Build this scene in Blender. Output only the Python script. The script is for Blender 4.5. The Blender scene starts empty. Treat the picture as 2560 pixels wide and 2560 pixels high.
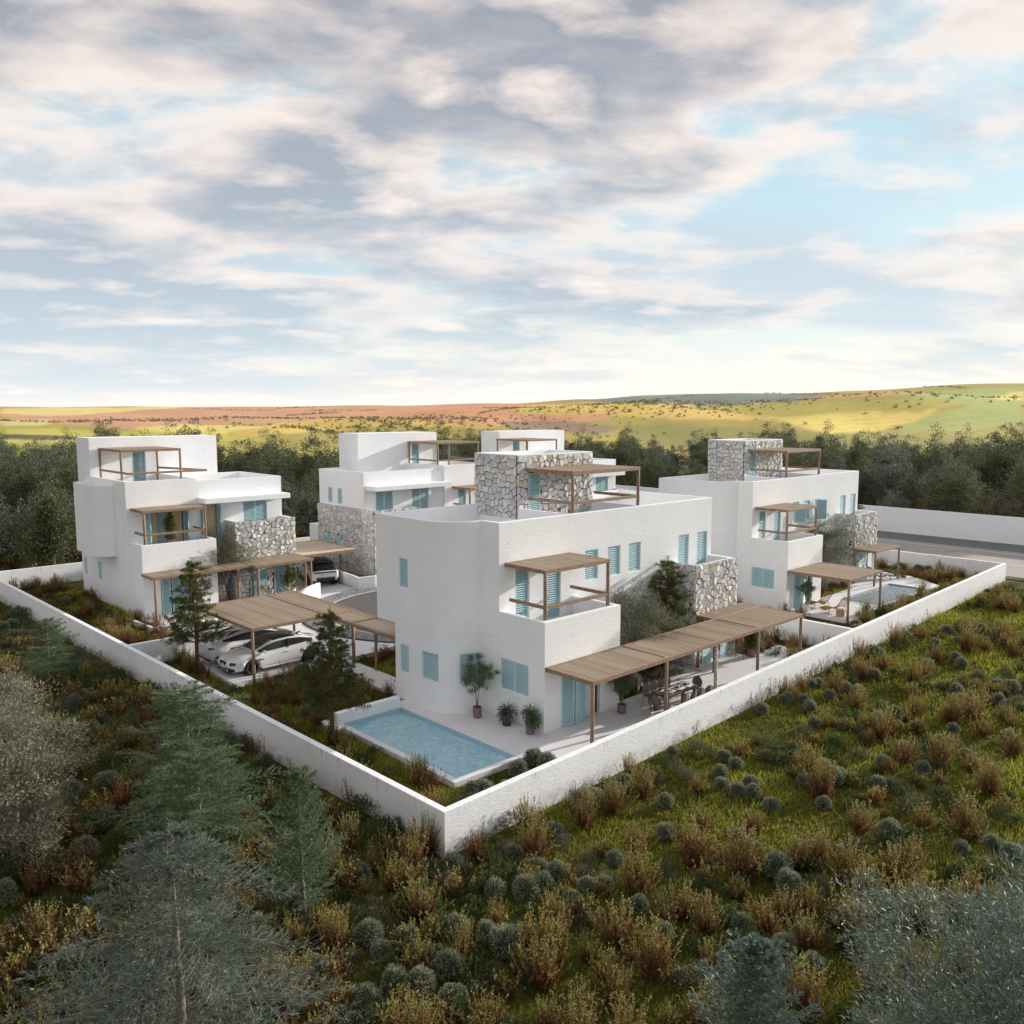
import bpy, bmesh, math, random
import numpy as np
from mathutils import Vector, Matrix
R = math.radians
rnd = random.Random(7)
sc = bpy.context.scene
COL = sc.collection
# ------------------------------------------------------------------ camera
CAMH = 11.5
YAW = R(46.82); PITCH = R(6.716)
cd = bpy.data.cameras.new('camera'); cam = bpy.data.objects.new('camera', cd); COL.objects.link(cam)
cam.location = (0, 0, CAMH); cam.rotation_euler = (R(90) - PITCH, 0, YAW - R(90))
cd.lens = 36 * 2136.9 / 2560; cd.sensor_width = 36; cd.clip_end = 20000; cd.clip_start = .1
sc.camera = cam
# ------------------------------------------------------------------ look
sc.view_settings.view_transform = 'Standard'; sc.view_settings.look = 'None'
sc.view_settings.gamma = 1; sc.view_settings.use_curve_mapping = False
sc.view_settings.exposure = 0.60
sc.render.engine = 'CYCLES'
sc.cycles.max_bounces = 6; sc.cycles.diffuse_bounces = 3; sc.cycles.transparent_max_bounces = 6
# ------------------------------------------------------------------ node helper
class NT:
    def __init__(s, tree): s.t = tree; s.n = tree.nodes; s.l = tree.links
    def new(s, typ, **kw):
        n = s.n.new(typ)
        for k, v in kw.items():
            if k.startswith('_'): setattr(n, k[1:], v)
            else: s.put(n, k.replace('__', ' '), v)
        return n
    def put(s, n, key, v):
        i = n.inputs[int(key[1:])] if key[0] == 'i' and key[1:].isdigit() else n.inputs[key]
        if isinstance(v, bpy.types.NodeSocket): s.l.new(v, i)
        else: i.default_value = v
    def math(s, op, a, b=0.0, clamp=False):
        n = s.n.new('ShaderNodeMath'); n.operation = op; n.use_clamp = clamp
        s.put(n, 'i0', a); s.put(n, 'i1', b); return n.outputs[0]
    def mix(s, f, a, b, mode='MIX'):
        n = s.n.new('ShaderNodeMix'); n.data_type = 'RGBA'; n.blend_type = mode
        s.put(n, 'i0', f); s.put(n, 'i6', a); s.put(n, 'i7', b); return n.outputs[2]
    def noise(s, vec, scale, detail=4, rough=.5, dist=0.0):
        n = s.n.new('ShaderNodeTexNoise'); s.put(n, 'Scale', scale); s.put(n, 'Detail', detail)
        s.put(n, 'Roughness', rough); s.put(n, 'Distortion', dist)
        if vec is not None: s.put(n, 'Vector', vec)
        return n.outputs[0]
    def ramp(s, f, stops, interp='LINEAR'):
        n = s.n.new('ShaderNodeValToRGB'); s.l.new(f, n.inputs[0]); cr = n.color_ramp; cr.interpolation = interp
        while len(cr.elements) > 1: cr.elements.remove(cr.elements[-1])
        cr.elements[0].position = stops[0][0]; cr.elements[0].color = c4(stops[0][1])
        for p, c in stops[1:]:
            e = cr.elements.new(p); e.color = c4(c)
        return n.outputs[0]
def c4(c): return (c, c, c, 1) if isinstance(c, (int, float)) else (tuple(c) + (1,))[:4]
# ------------------------------------------------------------------ world: broken cloud over a clear sky
SUN_EL = R(15.7); SUN_ROT = R(100.2)
w = bpy.data.worlds.new('World'); sc.world = w; w.use_nodes = True
N = NT(w.node_tree); N.n.clear()
tc = N.new('ShaderNodeTexCoord'); gen = tc.outputs['Generated']
sky = N.new('ShaderNodeTexSky'); sky.sky_type = 'NISHITA'; sky.sun_disc = False
sky.sun_elevation = SUN_EL; sky.sun_rotation = SUN_ROT
rot = N.new('ShaderNodeVectorRotate', _rotation_type='Z_AXIS', Vector=gen, Angle=-(YAW - R(90)))
sep = N.new('ShaderNodeSeparateXYZ', Vector=rot.outputs[0])
zc = N.math('MAXIMUM', sep.outputs[2], 0.0)
den = N.math('ADD', zc, .17)
px = N.math('DIVIDE', sep.outputs[0], den); py = N.math('DIVIDE', sep.outputs[1], den)
cv = N.new('ShaderNodeCombineXYZ', X=px, Y=py, Z=0.0).outputs[0]
SKYOFF = (0.0, 0.0, 0.0)
mp = N.new('ShaderNodeMapping', Vector=cv, Location=SKYOFF, Scale=(1.0, 1.30, 1.0)).outputs[0]
big = N.noise(mp, .62, 3, .5, .3)
mid = N.noise(mp, 1.9, 10, .55, .15)
fine = N.noise(mp, 5.0, 7, .60, .2)
dens = N.math('ADD', N.math('MULTIPLY', big, .95), N.math('MULTIPLY', mid, .48))
dens = N.math('ADD', dens, N.math('MULTIPLY', fine, .10))
SKYBIAS = N.math('ADD', dens, N.math('MULTIPLY', px, -.034))
cov = N.ramp(SKYBIAS, [(.635, 0), (.775, 1)], 'EASE')
thick = N.ramp(SKYBIAS, [(.70, 0), (.84, 1)], 'EASE')
lit = N.noise(N.new('ShaderNodeMapping', Vector=mp, Location=(.13, -.11, 0)).outputs[0], 1.9, 10, .55, .15)
relief = N.math('MULTIPLY', N.math('SUBTRACT', mid, lit), 4.2)
skyc = N.new('ShaderNodeVectorMath', _operation='SCALE', i0=sky.outputs[0]); skyc.inputs['Scale'].default_value = .09
clear = N.mix(.8, skyc.outputs[0], (.33, .48, .55, 1))
om = N.math('SUBTRACT', 1.0, zc, True)
horiz = N.math('POWER', om, 11.0)
clear = N.mix(horiz, clear, (.74, .665, .59, 1))
shade_c = N.mix(N.math('POWER', om, 4.0), (.20, .205, .24, 1), (.37, .45, .52, 1))
lit_c = N.mix(horiz, (.70, .595, .53, 1), (.74, .655, .58, 1))
cl = N.mix(thick, lit_c, shade_c)
cl = N.mix(N.math('MULTIPLY', relief, 1.1, True), cl, lit_c)
cl = N.mix(N.math('MULTIPLY', N.math('MULTIPLY', relief, -1.0), 1.25, True), cl, shade_c)
cf = N.math('MULTIPLY', cov, N.math('SUBTRACT', 1.0, N.math('MULTIPLY', N.math('POWER', om, 7.0), .85)), True)
# smooth high veil, seen mostly low down
vmap = N.new('ShaderNodeMapping', Vector=cv, Location=(4.2, 9.0, 2.0), Scale=(.42, 1.0, 1.0)).outputs[0]
vn = N.math('ADD', N.noise(vmap, .85, 4, .5, .5), N.math('MULTIPLY', px, -.028))
veil = N.math('MULTIPLY', N.ramp(vn, [(.40, 0), (.60, 1)], 'EASE'), N.math('SUBTRACT', 1.0, N.math('POWER', om, 22.0)))
clear = N.mix(N.math('MULTIPLY', veil, .9), clear, N.mix(N.math('POWER', om, 8.0), (.35, .405, .46, 1), (.46, .53, .585, 1)))
full = N.mix(cf, clear, cl)
low = N.math('LESS_THAN', sep.outputs[2], -.002)
full = N.mix(low, full, (.16, .17, .10, 1))
bg = N.new('ShaderNodeBackground', Color=full, Strength=1.08)
wo = N.new('ShaderNodeOutputWorld', Surface=bg.outputs[0])
# ------------------------------------------------------------------ sun
sd = bpy.data.lights.new('sun', 'SUN'); so = bpy.data.objects.new('sun', sd); COL.objects.link(so)
sd.energy = 3.7; sd.angle = R(.9); sd.color = (1, .93, .85)
so.rotation_euler = Vector((-1, .18, -.285)).to_track_quat('-Z', 'Y').to_euler(); so.location = (60, -20, 60)

# ------------------------------------------------------------------ projection helper, used only to read field boundaries off the land
def project(x, y, z):
    ct, st, c, s = math.cos(YAW), math.sin(YAW), math.cos(PITCH), math.sin(PITCH)
    side = x * st - y * ct; fw = x * ct + y * st; up = z - CAMH
    d = fw * c - up * s; h = fw * s + up * c
    return 1280 + 2136.9 * side / d, 1280 - 2136.9 * h / d, d
def ground_at(u, v, z=0.0):
    ct, st, c, s = math.cos(YAW), math.sin(YAW), math.cos(PITCH), math.sin(PITCH)
    a = (u - 1280) / 2136.9; b = -(v - 1280) / 2136.9
    fw = c + b * s; up = -s + b * c
    k = (z - CAMH) / up
    return (a * st + fw * ct) * k, (-a * ct + fw * st) * k

# ------------------------------------------------------------------ materials
MATS = {}
def mat(name, base=(.8, .8, .8), rough=.8, metal=0, var=None, vs=3.0, bump=0, bs=20, attr=None, objvar=None, spec=.5, build=None, trans=0):
    if name in MATS: return MATS[name]
    m = bpy.data.materials.new(name); m.use_nodes = True; t = NT(m.node_tree); t.n.clear()
    p = t.new('ShaderNodeBsdfPrincipled', Roughness=rough, Metallic=metal); p.inputs['Specular IOR Level'].default_value = spec
    o = t.new('ShaderNodeOutputMaterial', Surface=p.outputs[0])
    tcn = t.new('ShaderNodeTexCoord'); v = tcn.outputs['Object']
    col = None
    if attr:
        a = t.new('ShaderNodeAttribute', _attribute_name='v'); col = t.ramp(a.outputs['Fac'], attr)
    if objvar:
        oi = t.new('ShaderNodeObjectInfo'); col = t.ramp(oi.outputs['Random'], objvar)
    if var:
        n = t.noise(v, vs, 6, .6); c2 = t.ramp(n, var)
        col = c2 if col is None else t.mix(.5, col, c2, 'MIX')
    if col is None:
        rgb = t.new('ShaderNodeRGB'); rgb.outputs[0].default_value = c4(base); col = rgb.outputs[0]
    t.l.new(col, p.inputs['Base Color'])
    if bump:
        b = t.new('ShaderNodeBump', Strength=bump, Distance=.02); t.l.new(t.noise(v, bs, 5, .6), b.inputs['Height'])
        t.l.new(b.outputs[0], p.inputs['Normal'])
    if trans:
        tr = t.new('ShaderNodeBsdfTranslucent', Color=col)
        mx = t.new('ShaderNodeMixShader', Fac=trans, i1=p.outputs[0], i2=tr.outputs[0]); t.l.new(mx.outputs[0], o.inputs[0])
    if build: build(t, p, v, col)
    MATS[name] = m; return m
def b_stucco(t, p, v, col):
    g = t.new('ShaderNodeNewGeometry').outputs['Position']
    n1 = t.noise(g, .7, 4, .5); st = t.new('ShaderNodeMapping', Vector=g, Scale=(1, 1, 3.2), Rotation=(.5, .35, 0)).outputs[0]
    n2 = t.noise(st, 3.3, 8, .62, 1.2); n3 = t.noise(g, 24, 5, .62)
    c = t.mix(t.ramp(n1, [(.35, 0), (.7, 1)]), (.93, .935, .945, 1), (.885, .89, .90, 1))
    c = t.mix(t.ramp(n2, [(.42, .0), (.30, .30)]), c, (.62, .62, .61, 1)); t.l.new(c, p.inputs['Base Color'])
    h = t.math('ADD', t.math('MULTIPLY', n2, 1.0), t.math('MULTIPLY', n3, .12))
    b = t.new('ShaderNodeBump', Strength=.32, Distance=.06, Height=h); t.l.new(b.outputs[0], p.inputs['Normal'])
STUCCO = mat('white_stucco', rough=.9, spec=.2, build=b_stucco)
def b_wall(t, p, v, col):
    b_stucco(t, p, v, col)
    g = t.new('ShaderNodeNewGeometry').outputs['Position']
    st = t.new('ShaderNodeMapping', Vector=g, Scale=(5, 5, .35)).outputs[0]
    n = t.noise(st, 1.6, 4, .6); z = t.new('ShaderNodeSeparateXYZ', Vector=g).outputs[2]
    f = t.math('MULTIPLY', t.ramp(n, [(.56, 0), (.70, .5)]), t.ramp(z, [(.55, 0), (1.0, 1)]))
    src = p.inputs['Base Color'].links[0].from_socket
    dn = t.noise(g, 3.5, 6, .65); df = t.math('MULTIPLY', t.ramp(z, [(.0, 1), (.42, 0)]), t.ramp(dn, [(.40, 0), (.62, .55)])); src = t.mix(df, src, (.40, .35, .28, 1))
    t.l.new(t.mix(f, src, (.42, .40, .37, 1)), p.inputs['Base Color'])
WALLM = mat('weathered_stucco', rough=.9, spec=.2, build=b_wall)
MORTAR = mat('dark_mortar', (.028, .027, .026), .95)
STONE = mat('rubble_stone', rough=.85, objvar=[(0, (.26, .27, .33)), (.14, (.42, .43, .48)), (.32, (.72, .71, .68)), (.48, (.86, .84, .80)), (.60, (.42, .43, .50)), (.76, (.64, .60, .55)), (.84, (.66, .50, .32)), (.9, (.36, .37, .42)), (1, (.88, .87, .84))],
            var=[(.28, (.26, .27, .32)), (.40, (.66, .65, .64)), (.7, (.88, .85, .79))], vs=6, bump=1, bs=14)
STONEA = mat('rubble_stone_far', rough=.85, attr=[(0, (.26, .27, .33)), (.14, (.42, .43, .48)), (.32, (.72, .71, .68)), (.48, (.86, .84, .80)), (.60, (.42, .43, .50)), (.76, (.64, .60, .55)), (.84, (.66, .50, .32)), (.9, (.36, .37, .42)), (1, (.88, .87, .84))],
            var=[(.28, (.26, .27, .32)), (.40, (.66, .65, .64)), (.7, (.88, .85, .79))], vs=6, bump=1, bs=14)
PAVE = mat('pale_screed', rough=.85, var=[(.3, (.70, .69, .70)), (.7, (.79, .78, .78))], vs=.6, bump=.1, bs=30)
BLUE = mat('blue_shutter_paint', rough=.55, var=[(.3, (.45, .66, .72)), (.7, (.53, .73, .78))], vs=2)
GAPSHADE = mat('shutter_gap_shade', (.16, .34, .40), .7)  # darker blue that paints the shaded gaps between slats
def b_wood(t, p, v, col):
    st = t.new('ShaderNodeMapping', Vector=v, Scale=(1, 1, 1)).outputs[0]
    n = t.noise(st, 2.2, 8, .7, 2.5); n2 = t.noise(v, 30, 3, .6)
    c = t.ramp(t.math('ADD', t.math('MULTIPLY', n, .7), t.math('MULTIPLY', n2, .3)), [(.3, (.17, .10, .062)), (.5, (.30, .19, .125)), (.7, (.42, .29, .20))])
    t.l.new(c, p.inputs['Base Color'])
    b = t.new('ShaderNodeBump', Strength=.4, Distance=.01, Height=n2); t.l.new(b.outputs[0], p.inputs['Normal'])
WOOD = mat('weathered_timber', rough=.75, build=b_wood)
REED = mat('reed_matting', rough=.9, attr=[(0, (.20, .145, .10)), (.22, (.50, .41, .31)), (1, (.70, .59, .46))], spec=.2)
BARK = mat('pine_bark', rough=.95, var=[(.3, (.10, .05, .035)), (.7, (.22, .11, .075))], vs=6, bump=.6, bs=18)
OBARK = mat('olive_bark', rough=.95, var=[(.35, (.09, .08, .07)), (.65, (.34, .31, .27))], vs=5, bump=1, bs=9)
GBARK = mat('grey_bark', rough=.95, var=[(.3, (.15, .12, .09)), (.7, (.30, .25, .2))], vs=6)
L_CED = mat('cedar_needles', rough=.6, spec=.2, attr=[(0, (.075, .095, .075)), (.6, (.175, .205, .165)), (.92, (.33, .34, .26)), (1, (.55, .50, .36))], trans=.25)
L_CON = mat('blue_green_needles', rough=.7, spec=.2, attr=[(0, (.08, .12, .07)), (.6, (.18, .24, .14)), (.9, (.33, .35, .19)), (1, (.50, .47, .25))], trans=.3)
L_OLI = mat('olive_leaves', rough=.6, spec=.25, attr=[(0, (.12, .12, .08)), (.6, (.29, .275, .20)), (.88, (.46, .43, .32)), (1, (.66, .61, .46))], trans=.25)
L_OLV = mat('olive_green_leaves', rough=.6, spec=.25, attr=[(0, (.07, .08, .045)), (.6, (.19, .195, .125)), (.88, (.34, .33, .23)), (1, (.58, .54, .40))], trans=.25)
L_OLB = mat('silver_leaves', rough=.5, spec=.35, attr=[(0, (.08, .12, .095)), (.6, (.19, .245, .20)), (.88, (.36, .40, .33)), (1, (.68, .67, .56))], trans=.2)
L_PIN = mat('pine_needles', rough=.75, spec=.15, attr=[(0, (.055, .070, .022)), (.6, (.15, .165, .055)), (1, (.32, .32, .11))], trans=.3)
L_FOR = mat('forest_leaves', rough=.7, spec=.15, attr=[(0, (.065, .080, .042)), (.6, (.165, .180, .100)), (.9, (.30, .28, .15)), (1, (.46, .38, .20))],
            trans=.2)
L_FOG = mat('grey_forest_leaves', rough=.7, spec=.15, attr=[(0, (.075, .095, .072)), (.6, (.19, .21, .165)), (1, (.42, .40, .29))], trans=.2)
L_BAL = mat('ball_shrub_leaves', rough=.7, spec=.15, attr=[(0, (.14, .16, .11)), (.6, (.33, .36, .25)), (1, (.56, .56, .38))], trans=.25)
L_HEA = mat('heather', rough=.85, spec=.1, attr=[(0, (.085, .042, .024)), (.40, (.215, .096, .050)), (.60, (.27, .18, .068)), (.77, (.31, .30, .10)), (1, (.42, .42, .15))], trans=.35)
L_LOW = mat('low_shrub', rough=.8, spec=.1, attr=[(0, (.040, .055, .022)), (.6, (.10, .130, .05)), (1, (.20, .22, .085))], trans=.3)
L_GRY = mat('grey_low_shrub', rough=.8, spec=.1, attr=[(0, (.065, .075, .045)), (.6, (.15, .155, .10)), (1, (.30, .25, .15))], trans=.3)
GRASS = mat('grass_blades', rough=.7, spec=.1, attr=[(0, (.080, .090, .012)), (.5, (.245, .255, .035)), (1, (.48, .47, .10))], trans=.4)
POT = mat('terracotta_grey_pot', (.22, .16, .165), .8); POTW = mat('white_pot', (.75, .75, .75), .6); POTD = mat('dark_pot', (.05, .05, .055), .7)
SOIL = mat('soil', (.05, .035, .025), 1)
CARW = mat('white_car_paint', (.80, .80, .80), .22, spec=.6)
CARK = mat('black_car_paint', (.012, .012, .014), .25)
GLASS = mat('car_glass', (.03, .035, .04), .06, spec=.8)
RUB = mat('tyre_rubber', (.02, .02, .02), .85); RIM = mat('dark_alloy', (.07, .07, .075), .35, .8); CHR = mat('chrome', (.7, .7, .7), .2, 1)
TRIM = mat('black_trim', (.02, .02, .022), .5); REDL = mat('red_lamp', (.28, .02, .03), .2); LAMP = mat('lamp_glass', (.35, .38, .42), .1, spec=.8)
PLATE = mat('number_plate', (.75, .76, .78), .5); PBLUE = mat('plate_blue', (.05, .15, .5), .5)
CURT = mat('beige_curtain', rough=.9, var=[(.3, (.60, .47, .30)), (.7, (.72, .58, .40))], vs=3)
CURW = mat('white_curtain', (.7, .7, .72), .9)
DARK = mat('room_interior', (.26, .25, .25), .9)
TABLE = mat('dark_dining_wood', rough=.5, var=[(.3, (.10, .055, .038)), (.7, (.19, .105, .07))], vs=8)
WICK = mat('grey_wicker', rough=.8, var=[(.3, (.14, .12, .10)), (.7, (.24, .205, .17))], vs=20)
RATT = mat('golden_rattan', rough=.7, var=[(.3, (.34, .19, .07)), (.7, (.52, .32, .14))], vs=14)
YELL = mat('ochre_wood', rough=.6, var=[(.3, (.50, .27, .07)), (.7, (.62, .36, .12))], vs=5)
WHITE = mat('white_fabric', (.8, .8, .81), .9); BLACK = mat('black_ceramic', (.02, .02, .02), .4); FLAME = mat('cream_bowl', (.8, .6, .4), .6)
def b_water(t, p, v, col):
    n = t.noise(v, 2.4, 6, .65, .9); n2 = t.noise(v, 7, 3, .5, .6)
    c = t.mix(t.ramp(n, [(.35, 0), (.68, 1)]), (.27, .50, .60, 1), (.48, .69, .76, 1))
    c = t.mix(t.ramp(n2, [(.56, 0), (.70, .45)]), c, (.78, .88, .91, 1)); t.l.new(c, p.inputs['Base Color'])  # ripple highlights painted as pale patches in the water colour
    b = t.new('ShaderNodeBump', Strength=.4, Distance=.06, Height=t.math('ADD', n, n2)); t.l.new(b.outputs[0], p.inputs['Normal'])
WATER = mat('pool_water', rough=.08, spec=.3, build=b_water)
def b_water2(t, p, v, col):
    n = t.noise(v, 3.2, 5, .6, .5)
    c = t.mix(t.ramp(n, [(.3, 0), (.7, 1)]), (.22, .28, .33, 1), (.38, .44, .49, 1)); t.l.new(c, p.inputs['Base Color'])
    b = t.new('ShaderNodeBump', Strength=.6, Distance=.12, Height=n); t.l.new(b.outputs[0], p.inputs['Normal'])
WATER2 = mat('grey_pool_water', rough=.06, build=b_water2)
MOSAIC = mat('pale_blue_pool_tile', rough=.3, var=[(.35, (.25, .47, .62)), (.65, (.55, .72, .80))], vs=24)
ASPH = mat('asphalt', rough=.85, var=[(.3, (.085, .082, .08)), (.7, (.13, .125, .12))], vs=2.2, bump=.2, bs=60)
ASPL = mat('worn_pale_asphalt', rough=.9, var=[(.3, (.30, .265, .235)), (.7, (.38, .34, .305))], vs=.6, bump=.15, bs=60)
ASPD = mat('dark_asphalt_lane', rough=.9, var=[(.3, (.115, .125, .118)), (.7, (.15, .16, .15))], vs=.8)
COBB = mat('grey_cobble', rough=.85, attr=[(0, (.15, .15, .165)), (1, (.34, .33, .34))])
SAND = mat('sand_band', (.55, .47, .38), .9); LINE = mat('road_paint', (.8, .8, .8), .7)
def b_ground(t, p, v, col):
    n = t.noise(v, .35, 6, .6); n2 = t.noise(v, 6, 6, .65)
    c = t.ramp(n, [(.35, (.040, .045, .010)), (.5, (.080, .080, .014)), (.65, (.12, .10, .026))])
    c = t.mix(t.ramp(n2, [(.35, .0), (.7, .6)]), c, (.045, .035, .018, 1)); t.l.new(c, p.inputs['Base Color'])
GROUND = mat('earth_and_turf', rough=1, spec=.1, build=b_ground)
def b_land(t, p, v, col):
    a = t.new('ShaderNodeAttribute', _attribute_name='field').outputs['Color']
    g = t.new('ShaderNodeNewGeometry').outputs['Position']
    n = t.noise(g, .012, 6, .6); n2 = t.noise(g, .05, 5, .7)
    c = t.mix(t.ramp(n, [(.35, .0), (.75, .16)]), a, (.50, .30, .10, 1)); c = t.mix(t.ramp(n2, [(.5, .0), (.8, .35)]), c, (.22, .20, .08, 1)); n3 = t.noise(t.new('ShaderNodeMapping', Vector=g, Scale=(.3, 1, 1), Rotation=(0,0,.5)).outputs[0], .09, 5, .7)
    c = t.mix(t.ramp(n3, [(.45, .0), (.7, .35)]), c, (.30, .27, .10, 1))
    t.l.new(c, p.inputs['Base Color'])
LAND = mat('farm_land', rough=1, spec=.05, build=b_land)

# ------------------------------------------------------------------ mesh builders
class MB:
    def __init__(s): s.v = []; s.f = []; s.m = []
    def add(s, vs, fs, mi=0):
        o = len(s.v); s.v += [tuple(v) for v in vs]
        for f in fs: s.f.append(tuple(i + o for i in f)); s.m.append(mi)
    def box(s, x0, x1, y0, y1, z0, z1, mi=0):
        s.add([(x0,y0,z0),(x1,y0,z0),(x1,y1,z0),(x0,y1,z0),(x0,y0,z1),(x1,y0,z1),(x1,y1,z1),(x0,y1,z1)],
              [(3,2,1,0),(4,5,6,7),(0,1,5,4),(1,2,6,5),(2,3,7,6),(3,0,4,7)], mi)
    def obox(s, c, ax, ay, az, mi=0):
        c, ax, ay, az = map(Vector, (c, ax, ay, az)); V = []
        for k in (-1, 1):
            for i, j in ((-1,-1),(1,-1),(1,1),(-1,1)): V.append(c + ax*i + ay*j + az*k)
        s.add(V, [(3,2,1,0),(4,5,6,7),(0,1,5,4),(1,2,6,5),(2,3,7,6),(3,0,4,7)], mi)
    def beam(s, a, b, w, h, mi=0):
        a, b = Vector(a), Vector(b); d = b - a
        if abs(d.z) > .9 * d.length: u = Vector((1,0,0)); v = Vector((0,1,0))
        else:
            v = Vector((0,0,1)); u = d.cross(v).normalized(); v = u.cross(d).normalized()
        s.obox((a+b)/2, d/2, u*w/2, v*h/2, mi)
    def prism(s, poly, z0, z1, mi=0):
        n = len(poly); s.add([(x,y,z0) for x,y in poly] + [(x,y,z1) for x,y in poly],
              [tuple(range(n-1,-1,-1)), tuple(range(n,2*n))] + [(i,(i+1)%n,(i+1)%n+n,i+n) for i in range(n)], mi)
    def tube(s, pts, rads, n=6, mi=0, cap=True):
        pts = [Vector(p) for p in pts]; rings = []
        for i, p in enumerate(pts):
            d = (pts[min(i+1,len(pts)-1)] - pts[max(i-1,0)]).normalized()
            u = d.orthogonal().normalized() if abs(d.z) < .95 else Vector((1,0,0)).cross(d).normalized()
            u = (u - d*u.dot(d)).normalized(); v = d.cross(u); r = rads[i] if hasattr(rads,'__len__') else rads
            rings.append([p + (u*math.cos(2*math.pi*k/n) + v*math.sin(2*math.pi*k/n))*r for k in range(n)])
        V = [q for r_ in rings for q in r_]; F = []
        for i in range(len(pts)-1):
            for k in range(n): a = i*n+k; b = i*n+(k+1)%n; F.append((a,b,b+n,a+n))
        if cap: F.append(tuple(range(n-1,-1,-1))); F.append(tuple(range(len(V)-n,len(V))))
        s.add(V, F, mi)
    def mesh(s, name, mats, smooth=False):
        me = bpy.data.meshes.new(name); me.from_pydata(s.v, [], s.f)
        for m in (mats if isinstance(mats, (list,tuple)) else [mats]): me.materials.append(m)
        me.polygons.foreach_set('material_index', s.m)
        if smooth: me.polygons.foreach_set('use_smooth', [True]*len(s.f))
        me.update(); return me
    def build(s, name, mats, parent=None, smooth=False, bevel=0):
        return link(name, s.mesh(name, mats, smooth), parent, bevel=bevel)
def link(name, me, parent=None, loc=None, bevel=0):
    o = bpy.data.objects.new(name, me); COL.objects.link(o)
    if parent: o.parent = parent
    if loc is not None: o.location = loc
    if bevel:
        b = o.modifiers.new('bevel', 'BEVEL'); b.width = bevel; b.segments = 2; b.limit_method = 'ANGLE'
    return o
def tag(o, label=None, cat=None, group=None, kind=None):
    if label: o['label'] = label
    if cat: o['category'] = cat
    if group: o['group'] = group
    if kind: o['kind'] = kind
    return o
def thing(name, label, cat, loc=(0,0,0), rz=0, group=None):
    o = bpy.data.objects.new(name, None); COL.objects.link(o); o.location = loc; o.rotation_euler = (0,0,rz)
    o.empty_display_size = .1
    return tag(o, label, cat, group)
def copy_tree(o, parent=None):
    c = o.copy(); COL.objects.link(c); c.parent = parent
    for ch in list(o.children): copy_tree(ch, c)
    return c
def np_mesh(name, verts, faces, mats, v=None, smooth=False):
    """faces: (n,k) array all of the same size"""
    me = bpy.data.meshes.new(name); nv = len(verts); nf, k = faces.shape
    me.vertices.add(nv); me.vertices.foreach_set('co', np.asarray(verts, np.float32).ravel())
    me.loops.add(nf*k); me.loops.foreach_set('vertex_index', faces.astype(np.int32).ravel())
    me.polygons.add(nf); me.polygons.foreach_set('loop_start', np.arange(0, nf*k, k, dtype=np.int32))
    for m in (mats if isinstance(mats, (list,tuple)) else [mats]): me.materials.append(m)
    if v is not None:
        a = me.attributes.new('v', 'FLOAT', 'POINT'); a.data.foreach_set('value', np.asarray(v, np.float32))
    if smooth: me.polygons.foreach_set('use_smooth', [True]*nf)
    me.update(calc_edges=True); me.validate(); return me
def bmn(me):
    b = bmesh.new(); b.from_mesh(me); bmesh.ops.recalc_face_normals(b, faces=b.faces); b.to_mesh(me); b.free()
def cut(me, cutters, name='c'):
    """boolean difference of a mesh with boxes [(x0,x1,y0,y1,z0,z1)]"""
    o = bpy.data.objects.new('tmp', me); COL.objects.link(o)
    b = MB()
    for c in cutters:
        if len(c) == 6: b.box(*c)
        else: b.add(c[0], c[1])
    cm = b.mesh('cutter', me.materials[0]); bmn(cm); co = bpy.data.objects.new('tmpc', cm); COL.objects.link(co)
    md = o.modifiers.new('b', 'BOOLEAN'); md.operation = 'DIFFERENCE'; md.object = co; md.solver = 'EXACT'
    dg = bpy.context.evaluated_depsgraph_get(); dg.update()
    new = bpy.data.meshes.new_from_object(o.evaluated_get(dg)); new.name = me.name
    bpy.data.objects.remove(o); bpy.data.objects.remove(co)
    return new

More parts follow.
